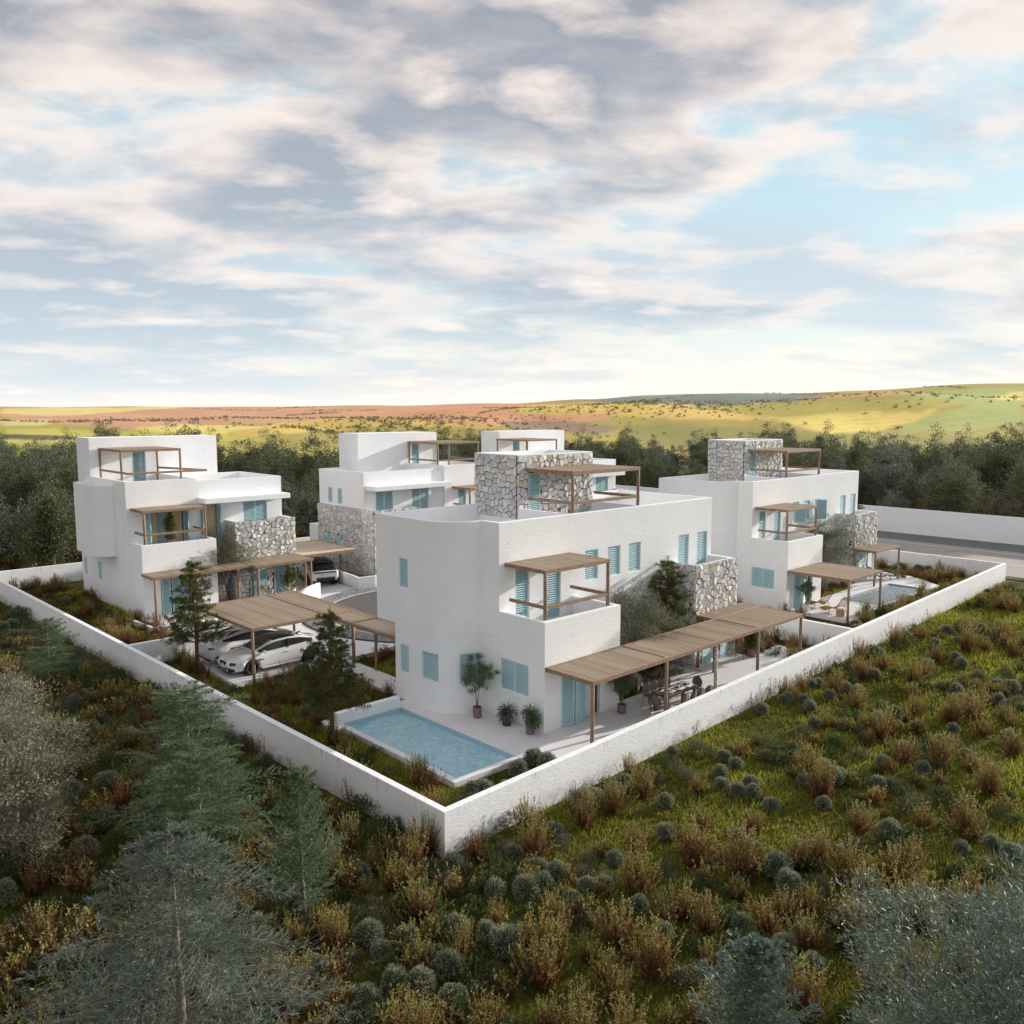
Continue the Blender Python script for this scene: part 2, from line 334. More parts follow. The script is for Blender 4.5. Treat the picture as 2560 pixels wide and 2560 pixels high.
# ------------------------------------------------------------------ shutters (a local frame: u along wall, n out of wall, z up)
class Fr:
    def __init__(s, o, u, n): s.o = Vector(o); s.u = Vector(u).normalized(); s.n = Vector(n).normalized()
    def p(s, a, b, z): return s.o + s.u*a + s.n*b + Vector((0,0,z))
def fbox(mb, F, a0, a1, b0, b1, z0, z1, mi=0):
    mb.obox(F.p((a0+a1)/2,(b0+b1)/2,(z0+z1)/2), F.u*(a1-a0)/2, F.n*(b1-b0)/2, (0,0,(z1-z0)/2), mi)
SLATS = {}
def shutter(root, F, W, z0, z1, leaves=1, depth=-.06, joined=False, name='shutter', pitch=.078):
    """F.o = left end of the opening at floor height; the leaf fills W x (z1-z0)"""
    mb = MB(); st = .055; lw = W/leaves
    for k in range(leaves):
        a = k*lw
        fbox(mb, F, a+.004, a+st, depth-.02, depth+.02, z0, z1); fbox(mb, F, a+lw-st, a+lw-.004, depth-.02, depth+.02, z0, z1)
        fbox(mb, F, a+st, a+lw-st, depth-.018, depth+.018, z0, z0+st); fbox(mb, F, a+st, a+lw-st, depth-.018, depth+.018, z1-st, z1)
    fbox(mb, F, .01, W-.01, depth-.05, depth-.03, z0+.01, z1-.01, 1)  # added backing board, coloured as the shade between the slats
    n = int((z1-z0-2*st)/pitch); sl = []
    tv = (F.n*.026 + Vector((0,0,-.022)))
    nn = tv.cross(F.u).normalized()*.006
    for k in range(leaves):
        for i in range(n):
            sl.append(F.p(k*lw+lw/2, depth, z0+st+(i+.5)*(z1-z0-2*st)/n))
    hw = lw/2 - st
    o = mb.build(name, [BLUE, GAPSHADE], root)
    if joined:
        m2 = MB()
        for c in sl: m2.obox(c, F.u*hw, tv, nn)
        s = m2.build('slats', BLUE, o); s['kind'] = 'stuff'
    else:
        key = (round(hw,3), tuple(round(q,3) for q in F.u), tuple(round(q,3) for q in F.n))
        if key not in SLATS:
            m2 = MB(); m2.obox((0,0,0), F.u*hw, tv, nn); SLATS[key] = m2.mesh('slat', BLUE)
        for c in sl: link('slat', SLATS[key], o, c)
    return o

# ------------------------------------------------------------------ rubble stone faces
def clip(poly, px_, py_, nx, ny):
    out = []; n = len(poly)
    for i in range(n):
        a = poly[i]; b = poly[(i+1)%n]; da = (a[0]-px_)*nx+(a[1]-py_)*ny; db = (b[0]-px_)*nx+(b[1]-py_)*ny
        if da <= 0: out.append(a)
        if (da < 0 < db) or (db < 0 < da):
            t = da/(da-db); out.append((a[0]+(b[0]-a[0])*t, a[1]+(b[1]-a[1])*t))
    return out
def cells(W, H, s, seed):
    g = random.Random(seed); nx = max(1, round(W/s)); ny = max(1, round(H/s)); P = []
    for j in range(ny):
        for i in range(nx):
            P.append(((i+.5+g.uniform(-.55,.55)+(.25 if j%2 else -.25)*0.8)*W/nx, (j+.5+g.uniform(-.52,.52))*H/ny))
    out = []
    for i, (x, y) in enumerate(P):
        poly = [(0,0),(W,0),(W,H),(0,H)]
        for j, (a, b) in enumerate(P):
            if i == j: continue
            dx, dy = a-x, b-y; d2 = dx*dx+dy*dy
            if d2 > (3.2*s)**2: continue
            poly = clip(poly, x+dx/2, y+dy/2, dx, dy)
            if len(poly) < 3: break
        if len(poly) >= 3: out.append(((x, y), poly))
    return out
def stone_face(root, F, W, z0, z1, size, seed, holes=(), joined=False, thick=.06):
    g = random.Random(seed*31+5); H = z1-z0; allv = []; allf = []; allc = []
    mb = MB(); hs = sorted(holes); xs_ = 0
    for h in hs:
        fbox(mb, F, xs_, h[0], -.005, .014, z0, z1); fbox(mb, F, h[0], h[1], -.005, .014, max(h[3],z0), z1); xs_ = h[1]
        if h[2] > z0: fbox(mb, F, h[0], h[1], -.005, .014, z0, h[2])
    fbox(mb, F, xs_, W, -.005, .014, z0, z1); mb.build('mortar_bed', MORTAR, root)
    for (cx, cy), poly in cells(W, H, size, seed):
        mx = sum(p[0] for p in poly)/len(poly); my = sum(p[1] for p in poly)/len(poly)
        if any(h[0]-.02 < mx < h[1]+.02 and h[2]-.02 < my+z0 < h[3]+.02 for h in holes): continue
        q = []
        for i in range(len(poly)):      # round the corners a little
            a, b = poly[i], poly[(i+1)%len(poly)]
            if math.hypot(a[0]-b[0], a[1]-b[1]) < .05: continue
            for t in (.06, .94): q.append((a[0]+(b[0]-a[0])*t, a[1]+(b[1]-a[1])*t))
        if len(q) < 4: continue
        def sh(p, gap):
            d = math.hypot(p[0]-mx, p[1]-my) or 1; k = max(.3, (d-gap)/d); return (mx+(p[0]-mx)*k, my+(p[1]-my)*k)
        q = [(min(max(x,.0),W), min(max(y,.0),H)) for x, y in q]
        # keep clear of door openings
        for h in holes:
            q2 = []
            for x, y in q:
                Z = y+z0
                if h[0] < x < h[1] and h[2] < Z < h[3]:
                    dl, dr, dt = x-h[0], h[1]-x, h[3]-Z
                    m_ = min(dl, dr, dt)
                    if m_ == dl: x = h[0]
                    elif m_ == dr: x = h[1]
                    else: y = h[3]-z0
                q2.append((x, y))
            q = q2
        t_ = thick*g.uniform(.55,1.5); tx, ty = g.uniform(-.16,.16), g.uniform(-.16,.16); n = len(q)
        c = F.p(mx, 0, my+z0)
        base = [F.p(sh(p,.012)[0], -.01, sh(p,.012)[1]+z0)-c for p in q]
        midr = [F.p(sh(p,.018)[0], t_*.7, sh(p,.018)[1]+z0)-c for p in q]
        top = [F.p(sh(p,.042)[0], t_+(p[0]-mx)*tx+(p[1]-my)*ty, sh(p,.042)[1]+z0)-c for p in q]
        V = base+midr+top; Fc = [(i,(i+1)%n,(i+1)%n+n,i+n) for i in range(n)]+[(i+n,(i+1)%n+n,(i+1)%n+2*n,i+2*n) for i in range(n)]+[tuple(range(2*n,3*n))]
        if joined:
            o_ = len(allv); allv += [v+c for v in V]; allf += [tuple(k+o_ for k in f) for f in Fc]; r = g.random(); allc += [r]*len(V)
        else:
            me = bpy.data.meshes.new('stone'); me.from_pydata(V, [], Fc); me.materials.append(STONE)
            bmn(me); link('stone', me, root, c)
    if joined and allv:
        me = bpy.data.meshes.new('stones'); me.from_pydata(allv, [], allf); me.materials.append(STONEA); bmn(me)
        a = me.attributes.new('v','FLOAT','POINT'); a.data.foreach_set('value', allc)
        o = link('stones', me, root); o['kind'] = 'stuff'
# ------------------------------------------------------------------ pergolas
def reed_mat(mb_parent, x0, x1, y0, y1, z, along='y', pitch=.042, seed=1):
    g = np.random.RandomState(seed); L = (x1-x0) if along == 'y' else (y1-y0); n = max(2, int(L/pitch)); V = []; Fc = []; C = []
    seg = 3
    for i in range(n):
        a = (x0 if along == 'y' else y0) + (i+.5)*L/n; r = L/n*.47; c = g.rand(); dz = g.uniform(-.006,.006)
        e0 = (y0 if along == 'y' else x0) - g.uniform(-.01,.03); e1 = (y1 if along == 'y' else x1) + g.uniform(-.01,.03)
        o = len(V)
        for k in range(seg+1):
            t = e0+(e1-e0)*k/seg; wob = g.uniform(-.008,.008)
            for d, h in ((-r,0),(0,.022),(r,0)):
                V.append((a+d+wob, t, z+h+dz) if along == 'y' else (t, a+d+wob, z+h+dz)); C.append(min(1,max(0,c*.8+g.rand()*.3)))
        for k in range(seg):
            for j in range(2): p = o+k*3+j; Fc.append((p,p+1,p+4,p+3))
    me = bpy.data.meshes.new('reed_mat'); me.from_pydata(V, [], Fc); me.materials.append(REED)
    a = me.attributes.new('v','FLOAT','POINT'); a.data.foreach_set('value', C)
    o = link('reed_mat', me, mb_parent); o['kind'] = 'stuff'
    return o
def pergola(label, x0, x1, y0, y1, z, posts, group=None, dividers=(), rails=(), bars=(), along='y', bw=.13, bh=.155, name='pergola', seed=1):
    O = Vector((x0, y0, 0)); t = thing(name, label, 'pergola', (x0, y0, posts[0][2] if posts else z), 0, group); zb = t.location.z
    X1, Y1, Zt = x1-x0, y1-y0, z-zb
    def part(nm, a, b, w_, h_, m=WOOD):
        mb = MB(); mb.beam(a, b, w_, h_); return mb.build(nm, m, t, bevel=.012)
    zz = Zt-bh/2
    part('beam', (-bw/2,0,zz), (X1+bw/2,0,zz), bw, bh); part('beam', (-bw/2,Y1,zz), (X1+bw/2,Y1,zz), bw, bh)
    part('beam', (0,bw/2,zz-.001), (0,Y1-bw/2,zz-.001), bw, bh-.004); part('beam', (X1,bw/2,zz-.001), (X1,Y1-bw/2,zz-.001), bw, bh-.004)
    for d in dividers: part('divider', (d-x0,bw/2,zz+.018), (d-x0,Y1-bw/2,zz+.018), bw*.85, bh)
    for d in bars: part('divider', (bw/2,d-y0,zz+.012), (X1-bw/2,d-y0,zz+.012), bw*.8, bh)
    reed_mat(t, bw/2, X1-bw/2, bw/2, Y1-bw/2, Zt-.035, along, seed=seed)
    for p in posts:
        px_, py_, pz = p[:3]
        mb = MB(); r = .072 if len(p) < 4 else p[3]
        a = Vector((px_-x0, py_-y0, pz-zb)); b = Vector((px_-x0, py_-y0, Zt-bh+.001))
        mb.tube([a, a.lerp(b,.33)+Vector((.006,0,0)), a.lerp(b,.66)-Vector((.004,.004,0)), b], [r,r*.96,r*.98,r*.94], 8); mb.build('post', WOOD, t, smooth=True)
    for a, b in rails:
        part('rail', Vector(a)-Vector((x0,y0,zb)), Vector(b)-Vector((x0,y0,zb)), .10, .125)
    return t

# ================================================================== SETTING
ZG = -.2
# ground sheet near by (rough turf), then rolling farm land
def gz(x, y):
    d = math.hypot(x, y)
    return ZG
CX, CY = 30.5, 39.1      # turning circle
WOUT = [(13.27,16.73),(64.75,19.08)]
CORNER = [(13.27,16.73),(64.75,19.08),(64.75,63.3),(12.25,63.3)]
mb = MB()
NA = 48
rr = 175
ring = [(rr*math.cos(2*math.pi*i/NA), rr*math.sin(2*math.pi*i/NA)) for i in range(NA)]
mb.add([(x+20, y+20, ZG) for x, y in ring], [tuple(range(NA))])
tag(mb.build('ground', GROUND), kind='structure')

# rolling land, polar round the viewpoint
def smooth(t): t = min(1, max(0, t)); return t*t*(3-2*t)
def lerp_tab(tab, x):
    if x <= tab[0][0]: return tab[0][1]
    for (a, b), (c, d) in zip(tab, tab[1:]):
        if x <= c: return b+(d-b)*smooth((x-a)/(c-a))
    return tab[-1][1]
RIDGE = [(-75,26),(-31,12),(-17,14),(-8,18),(0,26),(5,38),(9,50),(14,54),(18,50),(22,53),(31,60),(75,56)]   # metres above eye at 2900 m
def land_h(az, r):
    # az in degrees to the right of the view axis
    base = ZG-.25
    if r < 190: return base
    e = lerp_tab(RIDGE, az)
    zr = CAMH+e
    dip = -9-4*math.sin(az*.11+1)
    t = (r-190)/(430-190)
    z = base+(dip-base)*smooth(t)
    if r > 430: z += (zr-dip)*smooth((r-430)/(2900-430))**1.05
    def g(a0, r0, sa, sr, h): return h*math.exp(-((az-a0)/sa)**2-((r-r0)/sr)**2)
    z += g(-4, 950, 9, 260, 9)+g(8, 1250, 7, 260, 20)+g(-1.5,1500,5,240,10)
    z += g(24, 1150, 9, 300, 26)+g(17,1900,7,320,10)+g(-26,1500,9,380,-4)+g(12, 760, 5, 130, -3)
    z += g(30,2100,9,400,18)
    z += 1.2*math.sin(r*.011+az*.35)+.8*math.sin(az*.9+r*.004)
    if r > 2900: z -= (r-2900)*.03
    return z
FIELDS = [  # field colour with sunlit gold and shade painted in, polygon in photograph rows/columns read back on the land
 ((.72,.40,.25), [(0,1040),(0,1018),(900,1014),(1300,1004),(1250,1030),(1040,1045),(600,1060),(320,1075),(100,1055)]),
 ((.76,.38,.22), [(900,1030),(1260,1012),(1500,1004),(1660,1012),(1500,1050),(1330,1070),(1000,1050)]),
 ((.74,.62,.30), [(0,1052),(120,1046),(125,1062),(0,1066)]),
 ((.86,.70,.30), [(0,1022),(220,1018),(520,1016),(300,1030),(120,1040),(0,1034)]),
 ((.86,.70,.24), [(320,1070),(420,1062),(640,1064),(700,1074),(560,1086),(380,1084)]),
 ((.60,.56,.13), [(0,1070),(360,1078),(760,1096),(760,1110),(300,1100),(0,1086)]),
 ((.15,.12,.10), [(0,1086),(120,1088),(300,1096),(120,1102),(0,1098)]),
 ((.74,.66,.18), [(0,1100),(190,1098),(190,1112),(0,1116)]),
 ((.30,.36,.10), [(0,1114),(260,1104),(420,1112),(400,1130),(0,1140)]),
 ((.78,.55,.16), [(560,1080),(700,1056),(860,1046),(1060,1052),(1240,1070),(900,1086),(620,1092)]),
 ((.42,.36,.11), [(700,1086),(960,1064),(1260,1070),(1300,1100),(700,1120)]),
 ((.34,.24,.19), [(1240,1052),(1400,1052),(1560,1068),(1500,1084),(1280,1078)]),
 ((.24,.30,.28), [(1400,1002),(1600,990),(1860,980),(2060,986),(2000,996),(1600,1004)]),
 ((.22,.23,.22), [(1600,1004),(1900,996),(2080,988),(2050,1000),(1760,1022)]),
 ((.88,.60,.20), [(1500,1012),(1700,1010),(1860,1024),(1980,1050),(1700,1048),(1540,1040)]),
 ((.84,.62,.18), [(1300,1016),(1560,1006),(1700,1018),(1560,1034),(1300,1036)]),
 ((.74,.38,.20), [(1980,996),(2120,988),(2300,974),(2260,986),(2080,996)]),
 ((.56,.48,.12), [(1700,1016),(1960,1006),(2360,996),(2440,1000),(2380,1012),(2340,1024),(1900,1040),(1760,1024)]),
 ((.46,.52,.18), [(2220,984),(2560,966),(2560,1060),(2460,1072),(2260,1080),(2260,1062),(2340,1036),(2420,1010)]),
 ((.88,.74,.24), [(2470,996),(2520,980),(2560,978),(2560,1002)]),
 ((.92,.72,.20), [(1920,1046),(2080,1034),(2340,1026),(2280,1056),(2200,1080),(2060,1084)]),
 ((.36,.34,.12), [(1560,1060),(1760,1064),(1980,1080),(2200,1090),(2560,1090),(2560,1120),(1560,1120)]),
]
def inpoly(x, y, poly):
    c = False; j = len(poly)-1
    for i in range(len(poly)):
        xi, yi = poly[i]; xj, yj = poly[j]
        if (yi > y) != (yj > y) and x < (xj-xi)*(y-yi)/(yj-yi)+xi: c = not c
        j = i
    return c
azs = np.concatenate([np.arange(-180,-40,5.0), np.arange(-40,40.01,.13), np.arange(45,180,5.0)])
rs = np.concatenate([np.linspace(60,180,4), np.linspace(200,700,22), np.linspace(720,3200,120), [3600,4500,7000,12000]])
V = []; C = []
for a in azs:
    th = YAW-R(a); ca, sa = math.cos(th), math.sin(th)
    for r in rs:
        x, y = r*ca, r*sa; z = land_h(a, r) if abs(a) < 60 else land_h(math.copysign(60, a), r)
        V.append((x, y, z)); c = (.48,.40,.12)
        if abs(a) < 36 and r > 190:
            u, v, d = project(x, y, z)
            wob = 3*math.sin(u*.021+v*.11)+2*math.sin(u*.057)
            for col, pl in FIELDS:
                if inpoly(u+wob*2, v+wob*.35, pl): c = col
        elif r <= 190: c = (.07,.07,.025)
        else:
            k = int(abs(math.sin(a*.37)*5+r*.004)) % 4; c = [(.44,.38,.15),(.5,.34,.2),(.3,.34,.12),(.62,.52,.24)][k]
        C.append(c+(1,))
na, nr = len(azs), len(rs)
ii = np.array([[i*nr+j, i*nr+j+1, ((i+1)%na)*nr+j+1, ((i+1)%na)*nr+j] for i in range(na) for j in range(nr-1)])
CA = np.array(C, np.float32).reshape(na, nr, 4)
for _ in range(2): CA[1:-1,1:-1] = (CA[1:-1,1:-1]*2+CA[:-2,1:-1]+CA[2:,1:-1]+CA[1:-1,:-2]*.6+CA[1:-1,2:]*.6)/5.2
me = np_mesh('hills', np.array(V), ii, LAND, smooth=True)
ca_ = me.color_attributes.new('field', 'FLOAT_COLOR', 'POINT'); ca_.data.foreach_set('color', CA.ravel())
tag(link('hills', me), kind='structure')
# ------------------------------------------------------------------ paved surfaces
def slab(name, poly, m, z=0.0, th=.35, kind='structure', bevel=0):
    mb = MB(); mb.prism(poly, z-th, z); return tag(mb.build(name, m, bevel=bevel), kind=kind)
def arc(cx, cy, r, a0, a1, n): return [(cx+r*math.cos(R(a0+(a1-a0)*i/n)), cy+r*math.sin(R(a0+(a1-a0)*i/n))) for i in range(n+1)]
# turning circle: asphalt disc and lane to the road, ring of setts, edging
lane = arc(CX, CY, 6.3, 28, 332, 60)+[(66,36.2),(66,42.1)]
slab('lane', lane, ASPH, -.004)
def annulus(r0, r1, a0, a1, n, z, m, name, kind='structure'):
    a = arc(CX, CY, r0, a0, a1, n); b = arc(CX, CY, r1, a0, a1, n); mb = MB()
    V = [(x,y,z) for x,y in a]+[(x,y,z) for x,y in b]+[(x,y,z-.35) for x,y in b]; k = n+1
    mb.add(V, [(i,i+1,k+i+1,k+i) for i in range(n)]+[(k+i,k+i+1,2*k+i+1,2*k+i) for i in range(n)])
    return tag(mb.build(name, m), kind=kind)
annulus(6.3, 6.5, 24, 336, 60, .004, SAND, 'sand_edging')
annulus(6.5, 7.72, 24, 336, 60, -.02, MORTAR, 'sett_bed')
V = []; Fc = []; Cc = []; g = random.Random(4)
for ring_i in range(9):
    r0 = 6.52+ring_i*.132; n = int(2*math.pi*r0/.15*312/360)
    for k in range(n):
        if g.random() < .01: continue
        a0 = 24+312*(k+.5*(ring_i%2))/n; a1 = a0+312/n*.88
        if a1 > 336: continue
        z = .012+g.uniform(-.006,.006); o = len(V)
        for r_, a_ in ((r0,a0),(r0+.118,a0),(r0+.118,a1),(r0,a1)):
            V.append((CX+r_*math.cos(R(a_)), CY+r_*math.sin(R(a_)), z))
        for r_, a_ in ((r0-.006,a0),(r0+.124,a0),(r0+.124,a1),(r0-.006,a1)):
            V.append((CX+r_*math.cos(R(a_)), CY+r_*math.sin(R(a_)), z-.03))
        Fc += [(o,o+1,o+2,o+3),(o,o+4,o+5,o+1),(o+1,o+5,o+6,o+2),(o+2,o+6,o+7,o+3),(o+3,o+7,o+4,o)]; Cc += [g.random()]*8
me = bpy.data.meshes.new('sett_paving'); me.from_pydata(V, [], Fc); me.materials.append(COBB); bmn(me)
a = me.attributes.new('v','FLOAT','POINT'); a.data.foreach_set('value', Cc)
tag(link('sett_paving', me), 'ring of small grey setts round the turning circle', 'paving', kind='stuff')
annulus(7.74, 7.86, 166, 262, 30, .05, mat('dark_kerb', (.07,.07,.075), .9), 'kerb')
# parking, path, drives
slab('parking', [(15.5,33.75),(21.6,33.75),(22.95,33.75),(24.6,34.15)]+arc(CX,CY,7.9,218,160,18)+[(15.5,39.05)], PAVE)
slab('garden_path', [(19.75,28.0),(21.0,28.0),(21.05,33.72),(19.75,33.72)], PAVE, -.004)
slab('driveway', [(27.0,46.1)]+arc(CX,CY,7.88,116,93,8)[1:]+[(30.1,46.9),(30.45,55),(27.0,55)], PAVE, -.002)
# terrace A (around pool), with a strip under the pergola
slab('terrace', [(18.95,19.8),(19.7,18.2),(20.0,17.27),(37.6,18.05),(37.9,21.1),(35.1,21.1),(35.1,22.2),(31.55,22.2),(31.55,21.15),(21.0,21.15),(21.0,24.6),(19.6,25.7),(19.6,27.6),(18.95,27.6)], PAVE)
slab('paving_slab', [(27.9,21.6),(31.45,21.25),(31.45,22.85),(28.7,23.1)], PAVE, -.02)
slab('terrace', [(45.3,20.6),(49.4,21.2),(49.75,23.5),(49.76,24.0),(57.3,24.0),(57.3,21.3),(59.0,21.3),(61.0,24.0),(61.0,27.0),(55.4,27.3),(54.0,24.9),(49.3,24.9),(45.3,24.9)], PAVE, -.006)
slab('terrace', [(16.75,45.5),(19.2,45.0),(22.8,46.3),(26.7,46.5),(26.7,49.2),(22.9,49.2),(21.6,48.4),(16.95,48.4)], PAVE, -.01)
# main road
slab('road', [(66.0,-60),(77.3,-60),(77.3,120),(66.0,120)], ASPL, -.02, .2)
slab('road', [(77.5,-60),(82.6,-60),(82.6,120),(77.5,120)], ASPD, -.016, .2)
for x, wd in ((77.4,.12),(76.45,.11)):
    slab('road_marking', [(x,-60),(x+wd,-60),(x+wd,120),(x,120)], LINE, -.010, .004)
slab('road_marking', [(66.3,-60),(66.42,-60),(66.42,18.4),(66.3,18.4)], LINE, -.014, .004)
slab('road_marking', [(71.0,12),(71.12,12),(71.12,20.6),(71.0,20.6)], LINE, -.014, .004)

# ------------------------------------------------------------------ boundary walls
def wall_thing(label, pts, z1, t=.22, closed=False, name='boundary_wall', z0=-.6, m=None):
    """pts = outer line; wall body lies to the left of travel"""
    n = len(pts); inner = []
    for i in range(n):
        p = Vector(pts[i]); d0 = (p-Vector(pts[i-1])).normalized() if i > 0 else None; d1 = (Vector(pts[i+1])-p).normalized() if i < n-1 else None
        a = d0 or d1; b = d1 or d0; na_ = Vector((-a.y,a.x)); nb = Vector((-b.y,b.x)); mdir = (na_+nb).normalized()
        inner.append(p+mdir*t/max(.3,mdir.dot(na_)))
    mb = MB(); V = [(p[0],p[1],z0) for p in pts]+[(p[0],p[1],z1) for p in pts]+[(p.x,p.y,z1) for p in inner]+[(p.x,p.y,z0) for p in inner]
    F_ = []
    for i in range(n-1): F_ += [(i,i+1,n+i+1,n+i),(n+i,n+i+1,2*n+i+1,2*n+i),(2*n+i,2*n+i+1,3*n+i+1,3*n+i)]
    F_ += [(0,n,2*n,3*n),(n-1,4*n-1,3*n-1,2*n-1)]
    o = Vector((pts[0][0], pts[0][1], 0)); mb.add([Vector(v)-o for v in V], F_)
    me = mb.mesh(name, m or WALLM); bmn(me); ob = link(name, me, None, o, bevel=.012); return tag(ob, label, 'wall')
wall_thing('long low white stucco wall round the whole plot, meeting in the sharp corner nearest the viewer', [(12.3,63.4),(12.45,59.4),(13.27,16.73),(64.75,19.08),(64.75,35.5)], 1.08)
wall_thing('low white rear wall behind the left house, running off among the trees', [(64.7,63.5),(12.35,63.5)], 1.05)
wall_thing('white dividing wall between the middle plot and the right-hand pool plot', [(39.75,17.98),(39.75,29.5)], 1.06)
wall_thing('white dividing wall behind the two parked cars and the carport', [(19.6,39.25),(13.0,39.25)], 1.06)
wall_thing('tall plain white wall in shade along the far side of the road', [(82.6,-60),(82.6,120)], 2.35, .3, m=STUCCO)
# planter walls
def lowwall(label, pts, z1, t=.18):
    return wall_thing(label, pts, z1, t, name='planter_wall')
lowwall('low white planter wall beside the black-roofed off-roader, below the long rubble wall', [(36.5,46.6),(31.2,46.4),(30.05,46.6),(30.5,49.9),(30.7,55)][::-1], .78)
lowwall('low white wall edging the bed left of the left house terrace', [(21.6,44.2),(16.6,44.6),(16.3,48.3)], .12)
o = wall_thing('curved white wall wing at the turning circle with a swept-down end', arc(CX,CY,7.85,160,116.5,12), .95, .2, name='curved_wall')
me = o.data
for v in me.vertices:
    if v.co.z > 0:
        a = math.degrees(math.atan2(v.co.y+o.location.y-CY, v.co.x+o.location.x-CX)); v.co.z *= 1-.75*smooth((a-126)/30)

# ------------------------------------------------------------------ pool A
def pool(name, label, x0, x1, y0, y1, wm, side, cop, zw=-.1, tile=MOSAIC, far=True, loc=None):
    t = thing(name, label, 'pool', (x0, y0, 0)); W, D = x1-x0, y1-y0
    mb = MB(); c = .25; zb = -.55
    mb.box(-c,0,-c,D+c,zb,0); mb.box(0,W,-c,0,zb,0)
    if far: mb.box(0,W,D,D+c,zb,0)
    if side: mb.box(W,W+c,-c,D+(c if far else 0),zb,0)
    mb.build('coping', cop, t, bevel=.01)
    mb = MB()
    mb.add([(0,0,-.5),(W,0,-.5),(W,D,-.5),(0,D,-.5),(0,0,-.004),(W,0,-.004),(W,D,-.004),(0,D,-.004)],[(0,1,2,3),(0,4,5,1),(1,5,6,2),(2,6,7,3),(3,7,4,0)])
    for i, v in enumerate(mb.v):
        x, y, z = v; mb.v[i] = (min(max(x,.003),W-.003), min(max(y,.003),D-.003), z)
    mb.build('basin_tiles', tile, t)
    nx, ny = int(W/.12), int(D/.12); g_ = np.random.RandomState(3); V = []; 
    for j in range(ny+1):
        for i in range(nx+1):
            x = W*i/nx; y = D*j/ny
            V.append((min(max(x,.004),W-.004), min(max(y,.004),D-.004), zw+.006*math.sin(x*7+y*3)+.005*math.sin(y*9-x*4)+.003*g_.rand()))
    ii_ = np.array([[j*(nx+1)+i, j*(nx+1)+i+1, (j+1)*(nx+1)+i+1, (j+1)*(nx+1)+i] for j in range(ny) for i in range(nx)])
    link('water', np_mesh('water', np.array(V), ii_, wm, smooth=True), t)
    return t
pA = pool('swimming_pool', 'pale blue swimming pool in the near corner of the plot, brim-full beside the terrace', 16.38, 18.93, 20.05, 26.55, WATER, False, PAVE, -.16)
mb = MB(); mb.box(-.25,2.55,6.52,6.78,0.001,.42); mb.build('end_wall', STUCCO, pA, bevel=.01)
mb = MB(); mb.box(-.55,-.25,6.2,7.3,-.5,.0); mb.build('side_ledge', STUCCO, pA)
pool('swimming_pool', 'grey-blue rippled pool on the right-hand plot beside the sunbeds', 50.0, 57.2, 21.5, 23.85, WATER2, False, PAVE, -.07, mat('grey_pool_tile', (.3,.33,.37), .3))

# ================================================================== VILLAS
def fcut(F, W, z0, z1, d=.14, out=.3):
    mb = MB(); fbox(mb, F, 0, W, -d, out, z0, z1); return (mb.v, mb.f)
FRONT = lambda x, y: Fr((x, y, 0), (1,0,0), (0,-1,0))       # wall facing -y, u to the right
SIDE = lambda x, y: Fr((x, y, 0), (0,-1,0), (-1,0,0))       # wall facing -x, u to the right
def mass(root, name, poly, z0, z1, cuts=(), mat_=STUCCO, bevel=.02):
    mb = MB(); mb.prism(poly, z0, z1); me = mb.mesh(name, mat_); bmn(me)
    if cuts: me = cut(me, cuts)
    return link(name, me, root, bevel=bevel)
def rect(x0, x1, y0, y1): return [(x0,y0),(x1,y0),(x1,y1),(x0,y1)]
def settle(root):
    for ch in root.children: ch.location = ch.location - root.location

